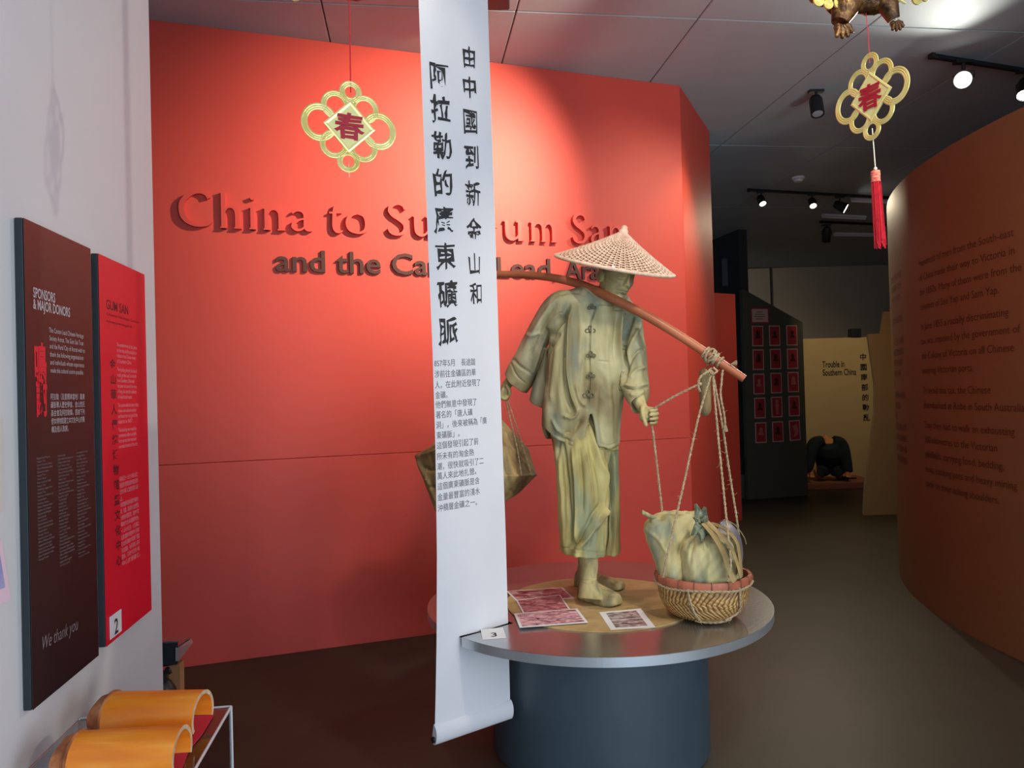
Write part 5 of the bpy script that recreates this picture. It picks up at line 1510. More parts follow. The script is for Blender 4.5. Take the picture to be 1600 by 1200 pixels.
lines_ = [('sling_line', [kb, at(1092, 650, 3.22), at(1072, 740, 3.17), at(1056, 810, 3.12), at(1040, 880, 3.09), rimL]),
          ('sling_line', [kb, at(1122, 680, 3.22), at(1131, 770, 3.16), at(1138, 840, 3.09), at(1142, 880, 3.06), rimR]),
          ('sling_line', [kb, at(1128, 660, 3.27), at(1140, 740, 3.30), at(1151, 810, 3.33), at(1156, 850, 3.36)]),
          ('loose_end', [at(1129, 578, 3.27), at(1127, 600, 3.26), at(1126, 618, 3.26), at(1131, 645, 3.26), at(1133, 662, 3.26)]),
          ('hand_line', [at(1093, 600, 3.24), at(1060, 616, 3.28), at(1032, 632, 3.315), at(1021, 640, 3.335), at(1017, 652, 3.335), at(1021, 680, 3.335), at(1028, 740, 3.335), at(1033, 785, 3.335), at(1035, 803, 3.335)])]
for i, (nm, pp) in enumerate(lines_):
    b = MB(); ropem(b, pp, 0.0045, 8, 46 if len(pp) > 5 else 24, 10 + i)
    b.build(nm, M['rope'], sl, sm=60)
b = MB()
for k in range(14):
    a = 2 * pi * k / 14; q = at(1133, 662, 3.26)
    b.tube([q, q + Vector((0.006 * cos(a), 0.006 * sin(a), -0.015)), q + Vector((0.009 * cos(a), 0.008 * sin(a), -0.034))], 0.0022, 4)
b.build('frayed_tuft', M['rope'], sl); b = MB()
for k in range(12):
    a = 2 * pi * k / 12; q = at(1133, 572, 3.26); e = at(1150, 567, 3.24)
    b.tube([q, (q + e) / 2, e + Vector((0.002, 0.010 * cos(a), 0.010 * sin(a)))], 0.002, 4)
b.build('frayed_tuft', M['rope'], sl)
# net round the basket
def side(a, z):   # a point just off the bowl at angle a, height fraction z
    r = float(np.interp(z, [p[1] for p in prof], [p[0] for p in prof])) * (1 + 0.05 * abs(cos(2 * a)) - 0.02) + 0.008
    return Vector((BC.x + r * cos(a), BC.y + r * sin(a), BC.z + z))
b = MB()
ropem(b, [side(2 * pi * k / 24, ZR - 0.022 - 0.004 * sin(k)) + Vector((0, 0, 0)) for k in range(25)], 0.005, 4, 20, 31)
for a in (radians(-122), radians(-58)):
    ropem(b, [side(a, ZR - 0.015), side(a + 0.04, 0.11), side(a + 0.12, 0.055), side(a + 0.22 * (1 if a < -1.6 else -1), 0.022)], 0.0048, 6, 6, 33)
ropem(b, [side(radians(-118) + k * 0.12, 0.020 - 0.006 * sin(pi * k / 9)) for k in range(10)], 0.0048, 4, 4, 35)
b.build('basket_net', M['rope'], sl, sm=60)

# cloth pouch hanging behind the knot
b = MB(); pair_loft(b, [(1094, 578, 1104, 577, 3.40, .012), (1092, 590, 1110, 588, 3.40, .022), (1093, 620, 1111, 618, 3.40, .026), (1094, 642, 1111, 640, 3.40, .022), (1099, 650, 1107, 649, 3.40, .010)], n=24)
o = b.build('cloth_pouch', M['tarp'], sm=60); tag(o, 'slim olive pouch hanging from the rope knot at the pole end', 'pouch')
b = MB(); ropem(b, [at(1099, 579, 3.40), at(1104, 572, 3.36), at(1109, 566, 3.33)], 0.003, 4, 2, 3); b.build('pouch_string', M['rope'], o)

# ================================================================== REAR BUNDLE
bd = thing('canvas_bundle', 'brown canvas wrapped bundle hanging behind the banner from the pole', 'bundle', at(742, 740, 3.9))
Bc = at(740, 748, 3.92)
bm = bmesh.new()
# eight-cornered wrapped box with a peaked top
def q_(x, y, Y): return at(x, y, Y)
V = {'tl': (647, 712, 3.95), 'tml': (690, 690, 3.78), 'pk': (762, 645, 3.92), 'pk2': (784, 655, 3.84), 'sh': (803, 690, 3.84), 'tr': (826, 701, 3.90), 'cr': (839, 742, 3.86), 'cf': (806, 746, 3.72), 'bl': (680, 800, 3.88), 'bf': (735, 812, 3.74), 'br': (800, 778, 3.80), 'brk': (812, 770, 3.98), 'blk': (690, 790, 4.06), 'tlk': (668, 700, 4.10), 'trk': (812, 695, 4.08), 'ml': (664, 756, 3.90), 'fc': (740, 745, 3.66)}
vs_ = {k: bm.verts.new(q_(*v)) for k, v in V.items()}
bmesh.ops.convex_hull(bm, input=list(bm.verts))
bmesh.ops.subdivide_edges(bm, edges=bm.edges, cuts=3, use_grid_fill=True)
me = bpy.data.meshes.new('cloth_body'); bm.to_mesh(me); bm.free()
me = remesh(me, 0.006, 3)
sculpt(me, [([(784, 690), (800, 702), (838, 742)], 2.2, 0.007), ([(786, 700), (792, 730), (796, 760)], 3, -0.006), ([(808, 700), (818, 720), (832, 742)], 2.4, -0.007), ([(790, 742), (812, 744), (838, 742)], 2.0, 0.006),
            ([(650, 714), (668, 708), (690, 700)], 2.2, 0.006), ([(652, 722), (668, 752), (684, 790)], 3, 0.006), ([(662, 730), (674, 735), (690, 728)], 3, -0.008), ([(668, 760), (680, 762)], 2.5, -0.006), ([(795, 765), (806, 770), (812, 758)], 2.5, -0.005), ([(786, 668), (794, 676), (803, 692)], 2, 0.005)])
smooth(me, 180); obj('cloth_body', me, M['tarp'], bd)
rs = thing('rear_rope', 'thin rope lines from the statue hand and pole down to the rear bundle', 'rope', at(790, 605, 3.775))
hq = at(787, 612, 3.775)
for i, pp in enumerate([[hq, at(796, 650, 3.77), at(808, 700, 3.78), at(815, 743, 3.72)], [hq + Vector((0.004, 0, 0)), at(800, 645, 3.77), at(818, 702, 3.80), at(831, 743, 3.74)],
                        [at(745, 431, 3.86), at(735, 560, 3.86), at(676, 700, 3.90), at(665, 750, 3.88)], [at(745, 431, 3.86), at(752, 560, 3.86), at(762, 645, 3.90)]]):
    b = MB(); ropem(b, pp, 0.0036, 8, 12, 60 + i); b.build('rope_line', M['rope'], rs, sm=60)
b = MB(); c = at(745, 431, 3.86)
ropem(b, [c + Vector((0.004 * k - 0.012, 0.021 * cos(k * 0.8), 0.021 * sin(k * 0.8))) for k in range(24)], 0.0045, 3, 6, 70); b.build('pole_wrap', M['rope'], rs, sm=60)

# ================================================================== HANGING GOLD KNOT ORNAMENTS
def ornament(name, label, c, yaw, tilt, cord_top, tassel, group=None, cordm=None):
    ax = Vector((cos(yaw), sin(yaw), 0)); ay = Vector((0, 0, 1)); n = Vector((sin(yaw), -cos(yaw), 0))
    ax, ay = ax * cos(tilt) + ay * sin(tilt), ay * cos(tilt) - ax * sin(tilt)
    t = thing(name, label, 'ornament', c)
    def PP(x, y, h=0.0): return c + ax * x + ay * y + n * h
    def ringm(cx, cy, ro, ri, ex=1.0, ey=1.0, th=0.0016, ribs=True):
        b = MB(); K = 48; vs = []
        prof_ = [(ro, 0.0), (ro - 0.0006, th), (ro - (ro - ri) * 0.2, th * 1.6), (ro - (ro - ri) * 0.35, th * 0.9), (ro - (ro - ri) * 0.5, th * 1.7), (ro - (ro - ri) * 0.65, th * 0.9), (ro - (ro - ri) * 0.8, th * 1.6), (ri + 0.0006, th), (ri, 0.0)]
        prof2 = prof_ + [(r, -h) for r, h in prof_[::-1][1:-1]]
        m_ = len(prof2)
        for k in range(K):
            a = 2 * pi * k / K
            for r, h in prof2: vs.append(PP(cx + r * cos(a) * ex, cy + r * sin(a) * ey, h))
        b.add(vs, [(k * m_ + j, k * m_ + (j + 1) % m_, ((k + 1) % K) * m_ + (j + 1) % m_, ((k + 1) % K) * m_ + j) for k in range(K) for j in range(m_)])
        return b
    s = 1.0
    for (cx, cy, ro, ri, ex, ey) in [(0, 0.114, 0.037, 0.0175, 1, 1.0), (0, -0.114, 0.037, 0.0185, 1, 1.0), (-0.096, 0, 0.060, 0.038, 0.97, 1.04), (0.096, 0, 0.060, 0.038, 0.97, 1.04),
                                     (-0.047, 0.064, 0.047, 0.028, 1, 1), (0.047, 0.064, 0.047, 0.028, 1, 1), (-0.047, -0.064, 0.047, 0.028, 1, 1), (0.047, -0.064, 0.047, 0.028, 1, 1)]:
        ringm(cx, cy, ro, ri, ex, ey).build('loop', M['gold'], t, sm=30)
    d = [(0, 0.086), (0.084, 0), (0, -0.086), (-0.084, 0)]
    b = MB()
    for k in (1.0,):
        vs = [PP(x, y, -0.003) for x, y in d] + [PP(x, y, 0.003) for x, y in d] + [PP(x * .92, y * .92, 0.0045) for x, y in d] + [PP(x * .82, y * .82, 0.003) for x, y in d] + [PP(x * .92, y * .92, -0.0045) for x, y in d] + [PP(x * .82, y * .82, -0.003) for x, y in d]
        fs = []
        for i in range(4):
            j = (i + 1) % 4
            fs += [(i, j, 4 + j, 4 + i), (4 + i, 4 + j, 8 + j, 8 + i), (8 + i, 8 + j, 12 + j, 12 + i), (i, 16 + i, 16 + j, j), (16 + i, 20 + i, 20 + j, 16 + j)]
        fs += [(12, 13, 14, 15), (23, 22, 21, 20)]
        b.add(vs, fs)
    b.build('diamond', M['gold_bright'], t)
    b = MB(); v, _ = text_arrays('春', size=0.092, offset=0.0022)
    cx, cy = (v[:, 0].max() + v[:, 0].min()) / 2, (v[:, 1].max() + v[:, 1].min()) / 2
    put_text(b, '春', lambda x, y, h: PP((x - cx) * 1.05, (y - cy) * 0.98, 0.0045 + h), thick=0.001, size=0.092, offset=0.0022, wobble=0.003)
    b.build('character', M['red_char'], t)
    b = MB(); top = PP(0, 0.136)
    b.tube(CV([tuple(top + Vector((0, 0, -0.02))), tuple(top), tuple(top.lerp(cord_top, 0.5) + Vector((0.002, 0, 0))), tuple(cord_top)], 4), 0.0013 if tassel else 0.0022, 6); b.build('hanging_cord', cordm or M['red_thread'], t)
    bot = PP(0.002, -0.140)
    if not tassel:
        b = MB(); b.tube([bot + Vector((0, 0, 0.02)), bot, bot + Vector((0.001, 0, -0.026))], 0.0012, 6); b.build('cord_end', M['white_cord'], t)
    else:
        e = bot + Vector((0.006, 0, -0.105))
        b = MB(); b.tube([bot + Vector((0, 0, 0.03)), e], 0.0019, 6); b.ball(e - Vector((0, 0, 0.004)), 0.006); b.build('tassel_cord', M['white_cord'], t, sm=60)
        b = MB(); b.lathe([(0.004, 0.0), (0.0145, -0.004), (0.0155, -0.012), (0.0145, -0.034), (0.0155, -0.042)], e - Vector((0, 0, 0.008)), 20); b.build('tassel_head', noisemat('tassel_wrap', [(0.35, srgb(226, 50, 66)), (0.6, srgb(226, 170, 130))], 60, 3, 0.6, stretch=(1, 1, 4)), t, sm=50)
        b = MB(); rnd = random.Random(5)
        for k in range(90):
            a = rnd.random() * 2 * pi; r = 0.015 * sqrt(rnd.random()); e2 = e - Vector((0, 0, 0.045))
            l = 0.205 + rnd.random() * 0.03
            b.tube([e2 + Vector((r * cos(a), r * sin(a), 0)), e2 + Vector((r * cos(a) * 1.1 + 0.004, r * sin(a) * 1.1, -l / 2)), e2 + Vector((r * cos(a) * 1.3 + 0.008 + rnd.uniform(-.004, .004), r * sin(a) * 1.3, -l))], 0.0012, 4)
        o = b.build('tassel_strands', M['red_thread'], t); o['kind'] = 'stuff'
    return t
ornament('knot_ornament', 'bright gold knot ornament hanging by a red cord in front of the red wall', at(546, 198, 2.45), radians(22), radians(-3), at(543, -60, 2.45), False)
ornament('knot_ornament', 'gold knot ornament with a long red tassel hanging under the gilt dragon', at(1360.5, 151, 2.58), radians(-67), radians(0), at(1352, 12, 2.58), True)

# gilt dragon figures whose lower halves show at the top edge
def scroll(b, c, r, ax, ay, n):
    b.lathe([(0.0, -0.003), (r * 0.95, -0.003), (r, 0.0), (r * 0.95, 0.003), (0.0, 0.003)], c, 24, (ax, ay, n))
    for k in (0.9, 0.62, 0.34):
        b.tube([c + n * 0.004 + (ax * cos(t) + ay * sin(t)) * r * k for t in [2 * pi * i / 24 for i in range(24)]], r * 0.09, 5, closed=True)
def dragon(name, label, org, yaw, legs=True):
    """org = point under the belly; yaw of the body's long axis"""
    ax = Vector((cos(yaw), sin(yaw), 0)); n = Vector((sin(yaw), -cos(yaw), 0)); ay = Zv
    t = thing(name, label, 'dragon', org)
    P_ = lambda x, z, h=0.0: org + ax * x + ay * z + n * h
    b = MB()
    body_ = CV([tuple(P_(-0.23, 0.10)), tuple(P_(-0.16, 0.045)), tuple(P_(-0.06, 0.05)), tuple(P_(0.03, 0.035)), tuple(P_(0.10, 0.07)), tuple(P_(0.17, 0.15)), tuple(P_(0.13, 0.22)), tuple(P_(0.19, 0.27))], 8)
    m_ = len(body_)
    b.tube(body_, [0.018 + 0.032 * sin(pi * min(1, 0.08 + i / (m_ - 1) * 0.9)) + 0.0025 * (i % 2) for i in range(m_)], 18)
    b.ball(body_[-1], 0.045, 0.035, 0.035, 16, 10); b.tube([body_[-1], P_(0.26, 0.275), P_(0.29, 0.265)], [0.03, 0.024, 0.014], 12)
    b.build('body', M['bronze'], t, sm=50)
    b = MB()
    for i in range(2, m_ - 2, 2):
        q = body_[i]; b.tube([q + Zv * 0.03, q + Zv * 0.062 + ax * 0.008], [0.010, 0.001], 5)
    b.build('back_crest', M['gold'], t)
    for (x, z, dx, dzz, sz) in [] if not legs else [(-0.085, 0.02, -0.030, -0.088, 1.45), (0.060, 0.04, 0.030, -0.088, 1.05), (-0.13, 0.07, -0.05, -0.03, 0.8), (0.12, 0.10, 0.05, -0.01, 0.7)]:
        b = MB(); hip = P_(x, z, 0.015); kn_ = P_(x + dx * 0.2, z + dzz * 0.35, 0.03); ft = P_(x + dx, z + dzz, 0.03)
        b.tube(CV([tuple(hip), tuple(kn_), tuple(ft)], 6), [float(v[0]) for v in catmull([(0.042 * sz,), (0.034 * sz,), (0.019 * sz,)], 6)], 14)
        for k in range(4):
            a = -1.9 + k * 0.42
            f0 = ft + ax * (0.014 * cos(a) * sz) + ay * (0.012 * sin(a) * sz)
            f1 = ft + ax * (0.034 * cos(a) * sz) + ay * (0.036 * sin(a) * sz) + n * 0.008
            b.tube([f0, (f0 + f1) / 2 + n * 0.005, f1], [0.010 * sz, 0.0085 * sz, 0.0045 * sz], 8); b.ball(f1, 0.0055 * sz, n=8, m=6)
        b.build('leg', M['bronze'], t, sm=60)
    b = MB()
    for (x, z, r) in [(-0.20, -0.008, 0.020), (-0.165, -0.018, 0.017), (-0.127, -0.012, 0.018), (-0.215, 0.03, 0.022), (-0.16, 0.02, 0.026), (-0.15, 0.055, 0.03), (-0.215, 0.08, 0.018), (-0.18, 0.09, 0.03), (0.168, 0.020, 0.019), (0.20, 0.030, 0.016), (0.15, 0.07, 0.026), (0.21, 0.08, 0.02)]:
        b = MB(); scroll(b, P_(x, z, 0.045), r, ax, ay, n); b.build('cloud_scroll', M['gold'], t, sm=40)
    b = MB()
    for x0_, x1_ in ((-0.12, -0.02), (0.03, 0.12)):
        b.tube([P_(x0_, 0.02 if x0_ < 0 else 0.045, 0.05), P_(x1_, 0.022 if x0_ < 0 else 0.0, 0.052)], 0.0045, 6)
    b.prism([P_(0.0, 0.045, 0.05), P_(0.028, 0.05, 0.05), P_(0.014, 0.005, 0.05)], n * 0.004)
    b.build('ribbon', M['gold_bright'], t)
    b = MB(); b.tube([P_(0, 0.08), Vector((org.x, org.y, CEIL - 0.012))], 0.0012, 5); b.build('wire', M['white_cord'], t)
    return t
dragon('gilt_dragon', 'gilt foil dragon with clawed legs hanging above the tasselled ornament at top right', at(1350, 14, 2.58), radians(10))
dragon('gilt_dragon', 'gilt scrollwork figure over the bright ornament, almost wholly above the frame', at(546, -8, 2.45), radians(-4), False)
# red cord goes on up past the dragon's belly
# ================================================================== CEILING FITTINGS
def track(name, label, p, q):
    t = thing(name, label, 'light track', (p + q) / 2)
    b = MB(); d = (q - p).normalized(); s = d.cross(Zv).normalized()
    b.box((p + q) / 2, (q - p).length, 0.035, 0.03, (d, s, Zv)); me = b.mesh('rail'); bevel(me, 0.003, 1); obj('rail', me, M['black_metal'], t)
    for e, sg in ((p, -1), (q, 1)):
        b = MB(); b.box(e + d * 0.012 * sg, 0.03, 0.042, 0.036, (d, s, Zv)); b.build('end_cap', M['black'], t)
    return t
zt_c = CEIL - 0.018
tr1 = track('light_track', 'long black light track on the ceiling beyond the red wall', atz(1172, 297, zt_c), atz(1420, 311, zt_c))
tr2 = track('light_track', 'short black light track farther back near the curved wall', atz(1284, 347, zt_c), atz(1420, 353, zt_c))
tr3 = track('light_track', 'near black light track on the ceiling at upper right', atz(1458, 88, zt_c), atz(1660, 120, zt_c))
def emis(name, col, st):
    m = mat(name, (0, 0, 0), 0.5); bsdf(m).inputs['Emission Color'].default_value = (*col, 1); bsdf(m).inputs['Emission Strength'].default_value = st; return m
M['lamp_white'] = emis('lamp_glow_white', (1.0, 0.97, 0.9), 14)
M['lamp_warm'] = emis('lamp_glow_warm', (1.0, 0.86, 0.5), 14)
M['lens_off'] = mat('lamp_lens_off', (0.35, 0.36, 0.4), 0.15)
def head(name, label, p, d, r, ln, glow, grp=None, energy=0, col=(1, .9, .75), flare=1.0, angle=50):
    """track head hanging at p (top), pointing along d"""
    d = Vector(d).normalized(); t = thing(name, label, 'spotlight', p, group=grp)
    b = MB(); b.box(p - Zv * 0.01, r * 2.2, r * 0.9, 0.02); b.tube([p - Zv * 0.01, p - Zv * (r * 1.5)], r * 0.22, 8); b.build('adapter', M['black_metal'], t)
    c = p - Zv * (r * 1.5 + r * 0.9)
    u = d.cross(Vector((0.1, 0.2, 1))).normalized(); v = d.cross(u)
    b = MB(); b.lathe([(0.0, -ln * 0.5), (r * 0.75, -ln * 0.48), (r, -ln * 0.3), (r * (1 + flare) / 2, ln * 0.3), (r * flare, ln * 0.5), (r * flare * 0.88, ln * 0.5), (r * flare * 0.8, ln * 0.42), (0, ln * 0.42)], c, 28, (u, v, d)); b.build('housing', M['black_metal'], t, sm=40)
    b = MB(); b.lathe([(0.0, ln * 0.44), (r * flare * 0.8, ln * 0.43), (r * flare * 0.78, ln * 0.46), (0, ln * 0.50)], c, 28, (u, v, d)); b.build('lens', glow, t, sm=40)
    b = MB(); b.tube([c + u * r * 1.08 + d * 0, c + u * r * 1.15 + Zv * r * 0.8, p - Zv * r * 1.3], r * 0.10, 6); b.tube([c - u * r * 1.08, c - u * r * 1.15 + Zv * r * 0.8, p - Zv * r * 1.3], r * 0.10, 6); b.build('yoke', M['black_metal'], t)
    if energy:
        spot(name + '_beam', tuple(c + d * (ln * 0.55)), tuple(c + d * 3), energy, angle, 0.8, col, 0.05)
    return t
hz_ = zt_c - 0.018
head('spotlight', 'leftmost lit spotlight on the long ceiling track', atz(1189, 299, hz_), Vector((0.1, -0.55, -0.8)), 0.045, 0.13, M['lamp_white'], energy=100, col=(1, .85, .6), angle=85)
head('spotlight', 'yellowish lit spotlight in the middle of the long ceiling track', atz(1269, 303, hz_), Vector((-0.1, -0.6, -0.8)), 0.045, 0.13, M['lamp_warm'], energy=110, col=(1, .84, .58), angle=130)
head('spotlight', 'wide flared spotlight right of the warm one on the long track', atz(1312, 307, hz_), Vector((0.75, -0.35, -0.5)), 0.05, 0.16, M['lamp_white'], flare=1.5, energy=90, angle=80)
head('spotlight', 'small unlit black spotlight on the short far track', atz(1291, 351, hz_), Vector((0.1, 0.5, -1)), 0.06, 0.22, M['black'])
head('spotlight', 'large bright spotlight on the near ceiling track facing the camera', atz(1505, 95, hz_ - 0.005), Vector((-0.55, -0.75, -0.30)), 0.058, 0.17, M['lamp_white'], flare=1.15, energy=170, col=(1, .95, .85), angle=100)
head('spotlight', 'bright spotlight cut by the right edge of the picture', atz(1602, 110, hz_ - 0.005), Vector((-0.30, -0.35, -0.85)), 0.055, 0.16, M['lamp_white'], flare=1.2, energy=14)
head('spotlight', 'single black cylinder spotlight with dark lens fixed to the ceiling', atz(1275, 141, CEIL - 0.005), Vector((-0.05, -0.35, -0.95)), 0.052, 0.17, M['lens_off'])
# round detector
p = atz(1247, 277, CEIL - 0.002)
t = thing('smoke_detector', 'small round white detector on the grey ceiling', 'detector', p)
b = MB(); b.lathe([(0.07, 0.0), (0.07, -0.018), (0.055, -0.03)], p, 28); b.build('base', M['white'], t, sm=40)
b = MB(); b.lathe([(0.05, -0.030), (0.045, -0.050), (0.0, -0.056)], p, 28); b.build('sensor_cap', M['white'], t, sm=40)
# black speaker grille box at the top beside the banner
p = atz(775, 2, CEIL - 0.03)
b = MB(); b.box(p + Vector((-0.05, -0.06, 0)), 0.26, 0.24, 0.05); me = b.mesh('ceiling_grille'); bevel(me, 0.006, 1); o = obj('ceiling_grille', me, M['panel_edge']); tag(o, 'dark rectangular grille on the ceiling right of the banner top', 'vent')
# thin battens at the back of the ceiling
for i, (x0_, y0_, x1_, y1_) in enumerate([(1331, 311, 1392, 314), (1285, 336, 1352, 339), (1303, 365, 1380, 366)]):
    a, c = atz(x0_, y0_, CEIL - 0.02), atz(x1_, y1_, CEIL - 0.02)
    t = thing('batten_light', ['unlit ceiling batten above the right end of the long track', 'unlit ceiling batten between the two light tracks', 'unlit ceiling batten behind the short far track'][i], 'ceiling light', (a + c) / 2)
    d = (c - a).normalized(); s = d.cross(Zv)
    b = MB(); b.box((a + c) / 2, (c - a).length, 0.05, 0.03, (d, s, Zv)); b.build('housing', M['white'], t)
    b = MB(); b.tube([a - Zv * 0.028, c - Zv * 0.028], 0.013, 8); b.build('tube', M['white'], t, sm=50)

# ================================================================== PORTRAIT BOARD
q0, q1 = atz(1170, 781, 0), atz(1263, 774, 0)
q0 = Vector((q0.x, q0.y, 0)); q1 = Vector((q1.x, q1.y, 0))
bt = (q1 - q0).normalized(); bn = Vector((bt.y, -bt.x, 0)); BL = (q1 - q0).length
def onb(px, py, h=0.0):
    q = hit(px, py, q0 + bn * h, bn); return (q - q0).dot(bt), q.z
def BP(u, z, h=0.0): return q0 + bt * u + bn * h + Zv * z
za, zc = onb(1176, 452)[1], onb(1254, 505)[1]
board = thing('display_board', 'dark green display board with a sloping top edge at the back', 'display board', BP(BL / 2, 0, -0.03))
b = MB(); b.prism([BP(0, 0), BP(BL, 0), BP(BL, zc), BP(0.03, za), BP(0, za)], -bn * 0.08); me = b.mesh('panel'); bevel(me, 0.004, 1); obj('panel', me, M['dark_green'], board)
b = MB(); b.tube([BP(0.0, za, -0.02), BP(BL, zc, -0.02)], 0.018, 6); b.build('top_edge', M['dark_wall'], board)
M['portrait_red'] = noisemat('portrait_red', [(0.3, srgb(150, 34, 44)), (0.7, srgb(188, 50, 60))], 5, 3, 0.5)
M['portrait_dark'] = mat('portrait_dark', srgb(60, 22, 26), 0.6)
M['portrait_pale'] = mat('portrait_pale', srgb(190, 110, 104), 0.6)
M['frame_paper'] = mat('portrait_border', srgb(206, 170, 160), 0.6)
cols = {0: (1171, 1201, 1227), }
P15 = []
gridx = [[1184, 1210.5, 1237.5], [1185, 1212, 1238.5], [1186, 1213, 1239.5], [1187.5, 1214, 1241], [1189, 1215.5, 1242]]
gridy = [[525, 524.5, 524], [562, 561, 560.5], [600, 598.5, 597], [637.5, 636, 634.5], [676, 674.5, 672.5]]
style = [['long hair', 'a wide head', 'short dark hair'], ['dark hair', 'a round head', 'a capped head'], ['a pale sitter', 'a standing sitter', 'a peaked hairline'], ['a pale jacket', 'a full figure', 'a faint sitter'], ['a blurred sitter', 'a pale collar', 'a diagonal dark shape']]
rown = ['top', 'second', 'third', 'fourth', 'bottom']; coln = ['left', 'middle', 'right']
for r in range(5):
    for c in range(3):
        u, z = onb(gridx[r][c], gridy[r][c], 0.01); wv, hv = 0.185, 0.30
        t = thing('portrait_print', 'red portrait print with %s, %s column of the %s row' % (style[r][c], coln[c], rown[r]), 'picture', BP(u, z, 0.01), group='portrait prints on the dark board')
        rot = (-0.01, 0.0, 0.0)[c] + (0.03 if (r, c) == (4, 2) else 0)
        bu = bt * cos(rot) + Zv * sin(rot); bz_ = Zv * cos(rot) - bt * sin(rot)
        b = MB(); b.box(BP(u, z, 0.006), wv, 0.006, hv, (bu, bn, bz_)); b.build('border', M['frame_paper'], t)
        b = MB(); b.box(BP(u, z, 0.0105), wv - 0.028, 0.003, hv - 0.03, (bu, bn, bz_)); b.build('image', M['portrait_red'], t)
        cc = BP(u, z, 0.0125)
        hm = MB(); hd = M['portrait_dark'] if not (r >= 2 and (r + c) % 2 == 0) else M['portrait_pale']
        hr = 0.028; hy = 0.04 if (r, c) != (3, 1) else 0.08
        if (r, c) != (4, 2):
            hm.lathe([(0, 0), (hr, 0), (hr, 0.0008), (0, 0.0008)], cc + bz_ * hy, 16, (bu, bz_ * 1.25, bn))
            hm.prism([cc + bu * x + bz_ * y for x, y in ([(-0.045, -0.035), (0.045, -0.035), (0.036, -0.004), (0.012, 0.012), (-0.012, 0.012), (-0.036, -0.004)] if (r, c) != (3, 1) else [(-0.012, -0.11), (0.018, -0.11), (0.034, 0.045), (-0.030, 0.045)])], bn * 0.0008)
            if (r, c) in ((0, 0), (1, 0), (2, 2)):
                hm.prism([cc + bu * x + bz_ * y + bn * 0.0002 for x, y in [(-0.042, -0.02), (-0.024, 0.075), (0.0, 0.09), (0.024, 0.075), (0.042, -0.02), (0.020, -0.02), (0.020, 0.05), (-0.020, 0.05), (-0.020, -0.02)]], bn * 0.0008)
        else:
            hm.prism([cc + bu * x + bz_ * y for x, y in [(-0.03, -0.10), (0.0, -0.02), (-0.04, 0.06), (0.03, 0.10), (0.06, 0.03), (0.05, -0.06)]], bn * 0.0008)
        hm.build('sitter', hd, t)
u, z = onb(1187.5, 493, 0.01)
t = thing('title_card', 'pink title card above the top row of portraits on the dark board', 'card', BP(u, z, 0.01))
b = MB(); b.box(BP(u, z, 0.004), 0.30, 0.006, 0.225, (bt, bn, Zv)); b.build('mount', M['portrait_red'], t)
b = MB(); b.box(BP(u, z, 0.009), 0.265, 0.003, 0.19, (bt, bn, Zv)); b.build('card', M['frame_paper'], t)
b = MB()
for k, wd_ in enumerate((0.10, 0.16, 0.18, 0.12)): b.box(BP(u - 0.01, z + 0.05 - 0.033 * k, 0.0112), wd_, 0.001, 0.008, (bt, bn, Zv))
b.build('printed_lines', M['portrait_dark'], t)

# litter bin
p = atz(1154, 778, 0); p = Vector((p.x, p.y, 0)); 
t = thing('litter_bin', 'grey litter bin with a black liner beside the dark display board', 'bin', p)
b = MB(); b.lathe([(0.115, 0.0), (0.125, 0.02), (0.135, 0.42), (0.13, 0.42), (0.12, 0.03), (0, 0.03)], p, 32); b.build('drum', M['tin_grey'], t, sm=40)
b = MB(); b.lathe([(0.14, 0.36), (0.150, 0.40), (0.152, 0.58), (0.142, 0.615), (0.12, 0.60), (0.11, 0.45), (0, 0.40)], p, 32); b.build('liner', M['black'], t, sm=40)

# black speaker box on the partition
p = at(1343.5, 516, 12.6)
t = thing('speaker_box', 'small black speaker box on top of the cream partition', 'speaker', p)
b = MB(); b.box((p.x, 12.80, 2.42 + 0.075), 0.17, 0.14, 0.15); me = b.mesh('cabinet'); bevel(me, 0.008, 2); obj('cabinet', me, M['black'], t)
b = MB(); b.lathe([(0, 0), (0.05, 0), (0.055, 0.004), (0.0, 0.006)], (p.x, 12.729, 2.495), 20, (Vector((1, 0, 0)), Zv, Vector((0, -1, 0)))); b.build('cone', M['black_metal'], t)

# plinth with the kneeling figure
YK = 12.1
pk = atz(1330, 762, 0.0)
b = MB(); b.box((5.02, 12.25, 0.05), 1.45, 0.95, 0.10); me = b.mesh('low_plinth'); bevel(me, 0.01, 2); o = obj('low_plinth', me, M['plinth']); tag(o, 'low reddish plinth in front of the cream partition', 'plinth')
fk = thing('kneeling_figure', 'kneeling bowed figure in dark clothing on the low plinth at the back', 'statue', at(1296, 745, YK))
def kp(x, y, dY=0.0): return at(x, y, YK + dY)
b = MB()
b.tube(CV([tuple(kp(1296, 738, 0.15)), tuple(kp(1296, 722, 0.12)), tuple(kp(1294, 704, 0.02)), tuple(kp(1293, 694, -0.06))], 5), [float(v[0]) for v in catmull([(.15,), (.17,), (.19,), (.15,)], 5)], 20)
b.tube(CV([tuple(kp(1292, 692, 0.02)), tuple(kp(1290, 686, 0.07)), tuple(kp(1290, 686, 0.14))], 5), 0.062, 16)
b.ball(kp(1289.5, 689, 0.20), 0.075, 0.10, 0.085, 20, 14)
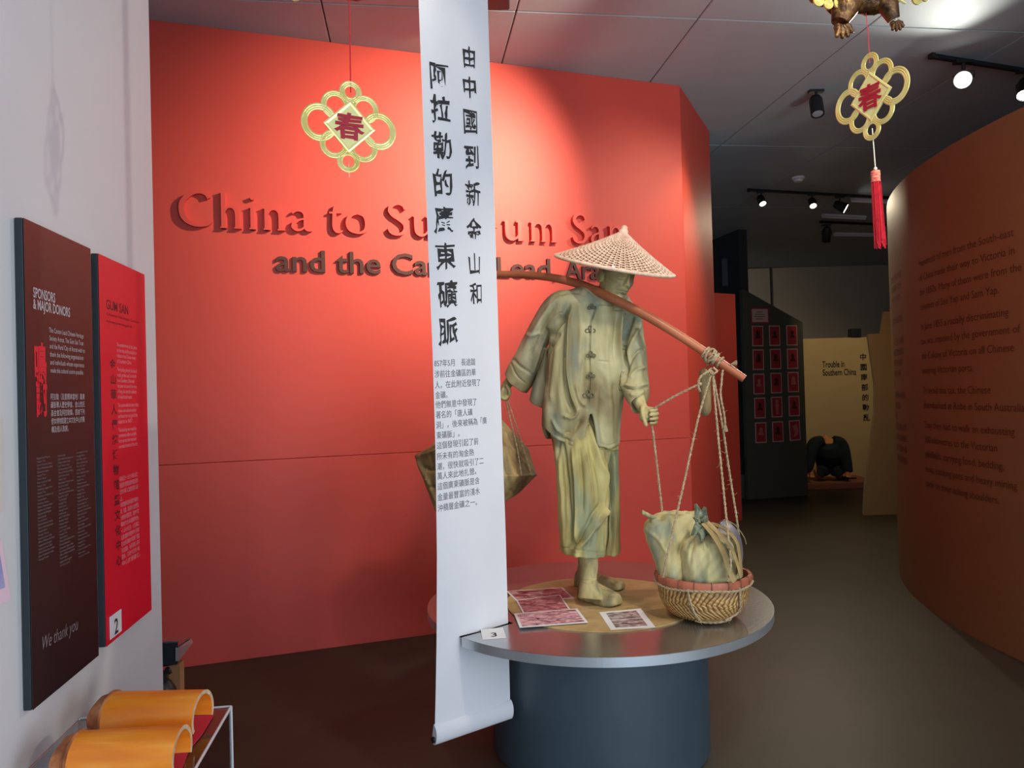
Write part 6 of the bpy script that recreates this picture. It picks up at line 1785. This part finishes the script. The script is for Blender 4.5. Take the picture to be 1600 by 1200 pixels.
for sx, hx in ((-1, 1268), (1, 1324)):
    sh_ = kp(1293 + sx * 21, 696, -0.04); el = kp(1293 + sx * 29, 722, -0.10); ha = kp(hx, 743, -0.20)
    b.tube(CV([tuple(sh_), tuple(el), tuple(ha)], 6), [float(v[0]) for v in catmull([(.085,), (.062,), (.04,)], 6)], 14)
    for k in range(4): b.tube([ha + Vector((0.02 * (k - 1.5), 0, 0)), ha + Vector((0.024 * (k - 1.5), -0.07, -0.02))], [0.012, 0.008], 6)
    b.tube([ha, ha + Vector((-sx * 0.045, -0.03, -0.01))], [0.014, 0.009], 6)
    th_ = kp(1296 + sx * 14, 738, -0.08)
    b.tube(CV([tuple(kp(1296 + sx * 10, 735, 0.12)), tuple(th_), tuple(kp(1296 + sx * 15, 744, 0.25))], 5), [float(v[0]) for v in catmull([(.10,), (.08,), (.05,)], 5)], 14)
me = remesh(b.mesh('body'), 0.012, 3)
for v in me.vertices: v.co.z = max(v.co.z, 0.103)
smooth(me, 180); obj('body', me, M['skin_tan'], fk)
b = MB()
b.tube(CV([tuple(kp(1296, 728, 0.12)), tuple(kp(1296, 718, 0.10)), tuple(kp(1294, 704, 0.02)), tuple(kp(1293, 693, -0.05))], 5), [float(v[0]) for v in catmull([(.20,), (.215,), (.225,), (.15,)], 5)], 24)
for sx in (-1, 1):
    b.tube(CV([tuple(kp(1296 + sx * 9, 733, 0.10)), tuple(kp(1296 + sx * 13, 738, -0.10)), tuple(kp(1296 + sx * 15, 742, 0.22))], 5), [float(v[0]) for v in catmull([(.12,), (.075,), (.065,)], 5)], 14)
    b.tube(CV([tuple(kp(1293 + sx * 8, 690, -0.02)), tuple(kp(1293 + sx * 21, 695, -0.04)), tuple(kp(1293 + sx * 28, 718, -0.10)), tuple(kp(1293 + sx * 32, 738, -0.16))], 6), [float(v[0]) for v in catmull([(.10,), (.105,), (.092,), (.075,)], 6)], 18)
me = remesh(b.mesh('dark_jacket'), 0.012, 3); smooth(me, 180); obj('dark_jacket', me, M['dark_cloth'], fk)
# things on the plinth beside it
b = MB(); b.tube([atz(1308, 748, 0.115), atz(1338, 747, 0.115)], 0.012, 8); b.box(atz(1320, 747, 0.13), 0.10, 0.06, 0.05); o = b.build('shackle_bar', M['black']); tag(o, 'dark bar with a block lying beside the kneeling figure hand', 'tool')
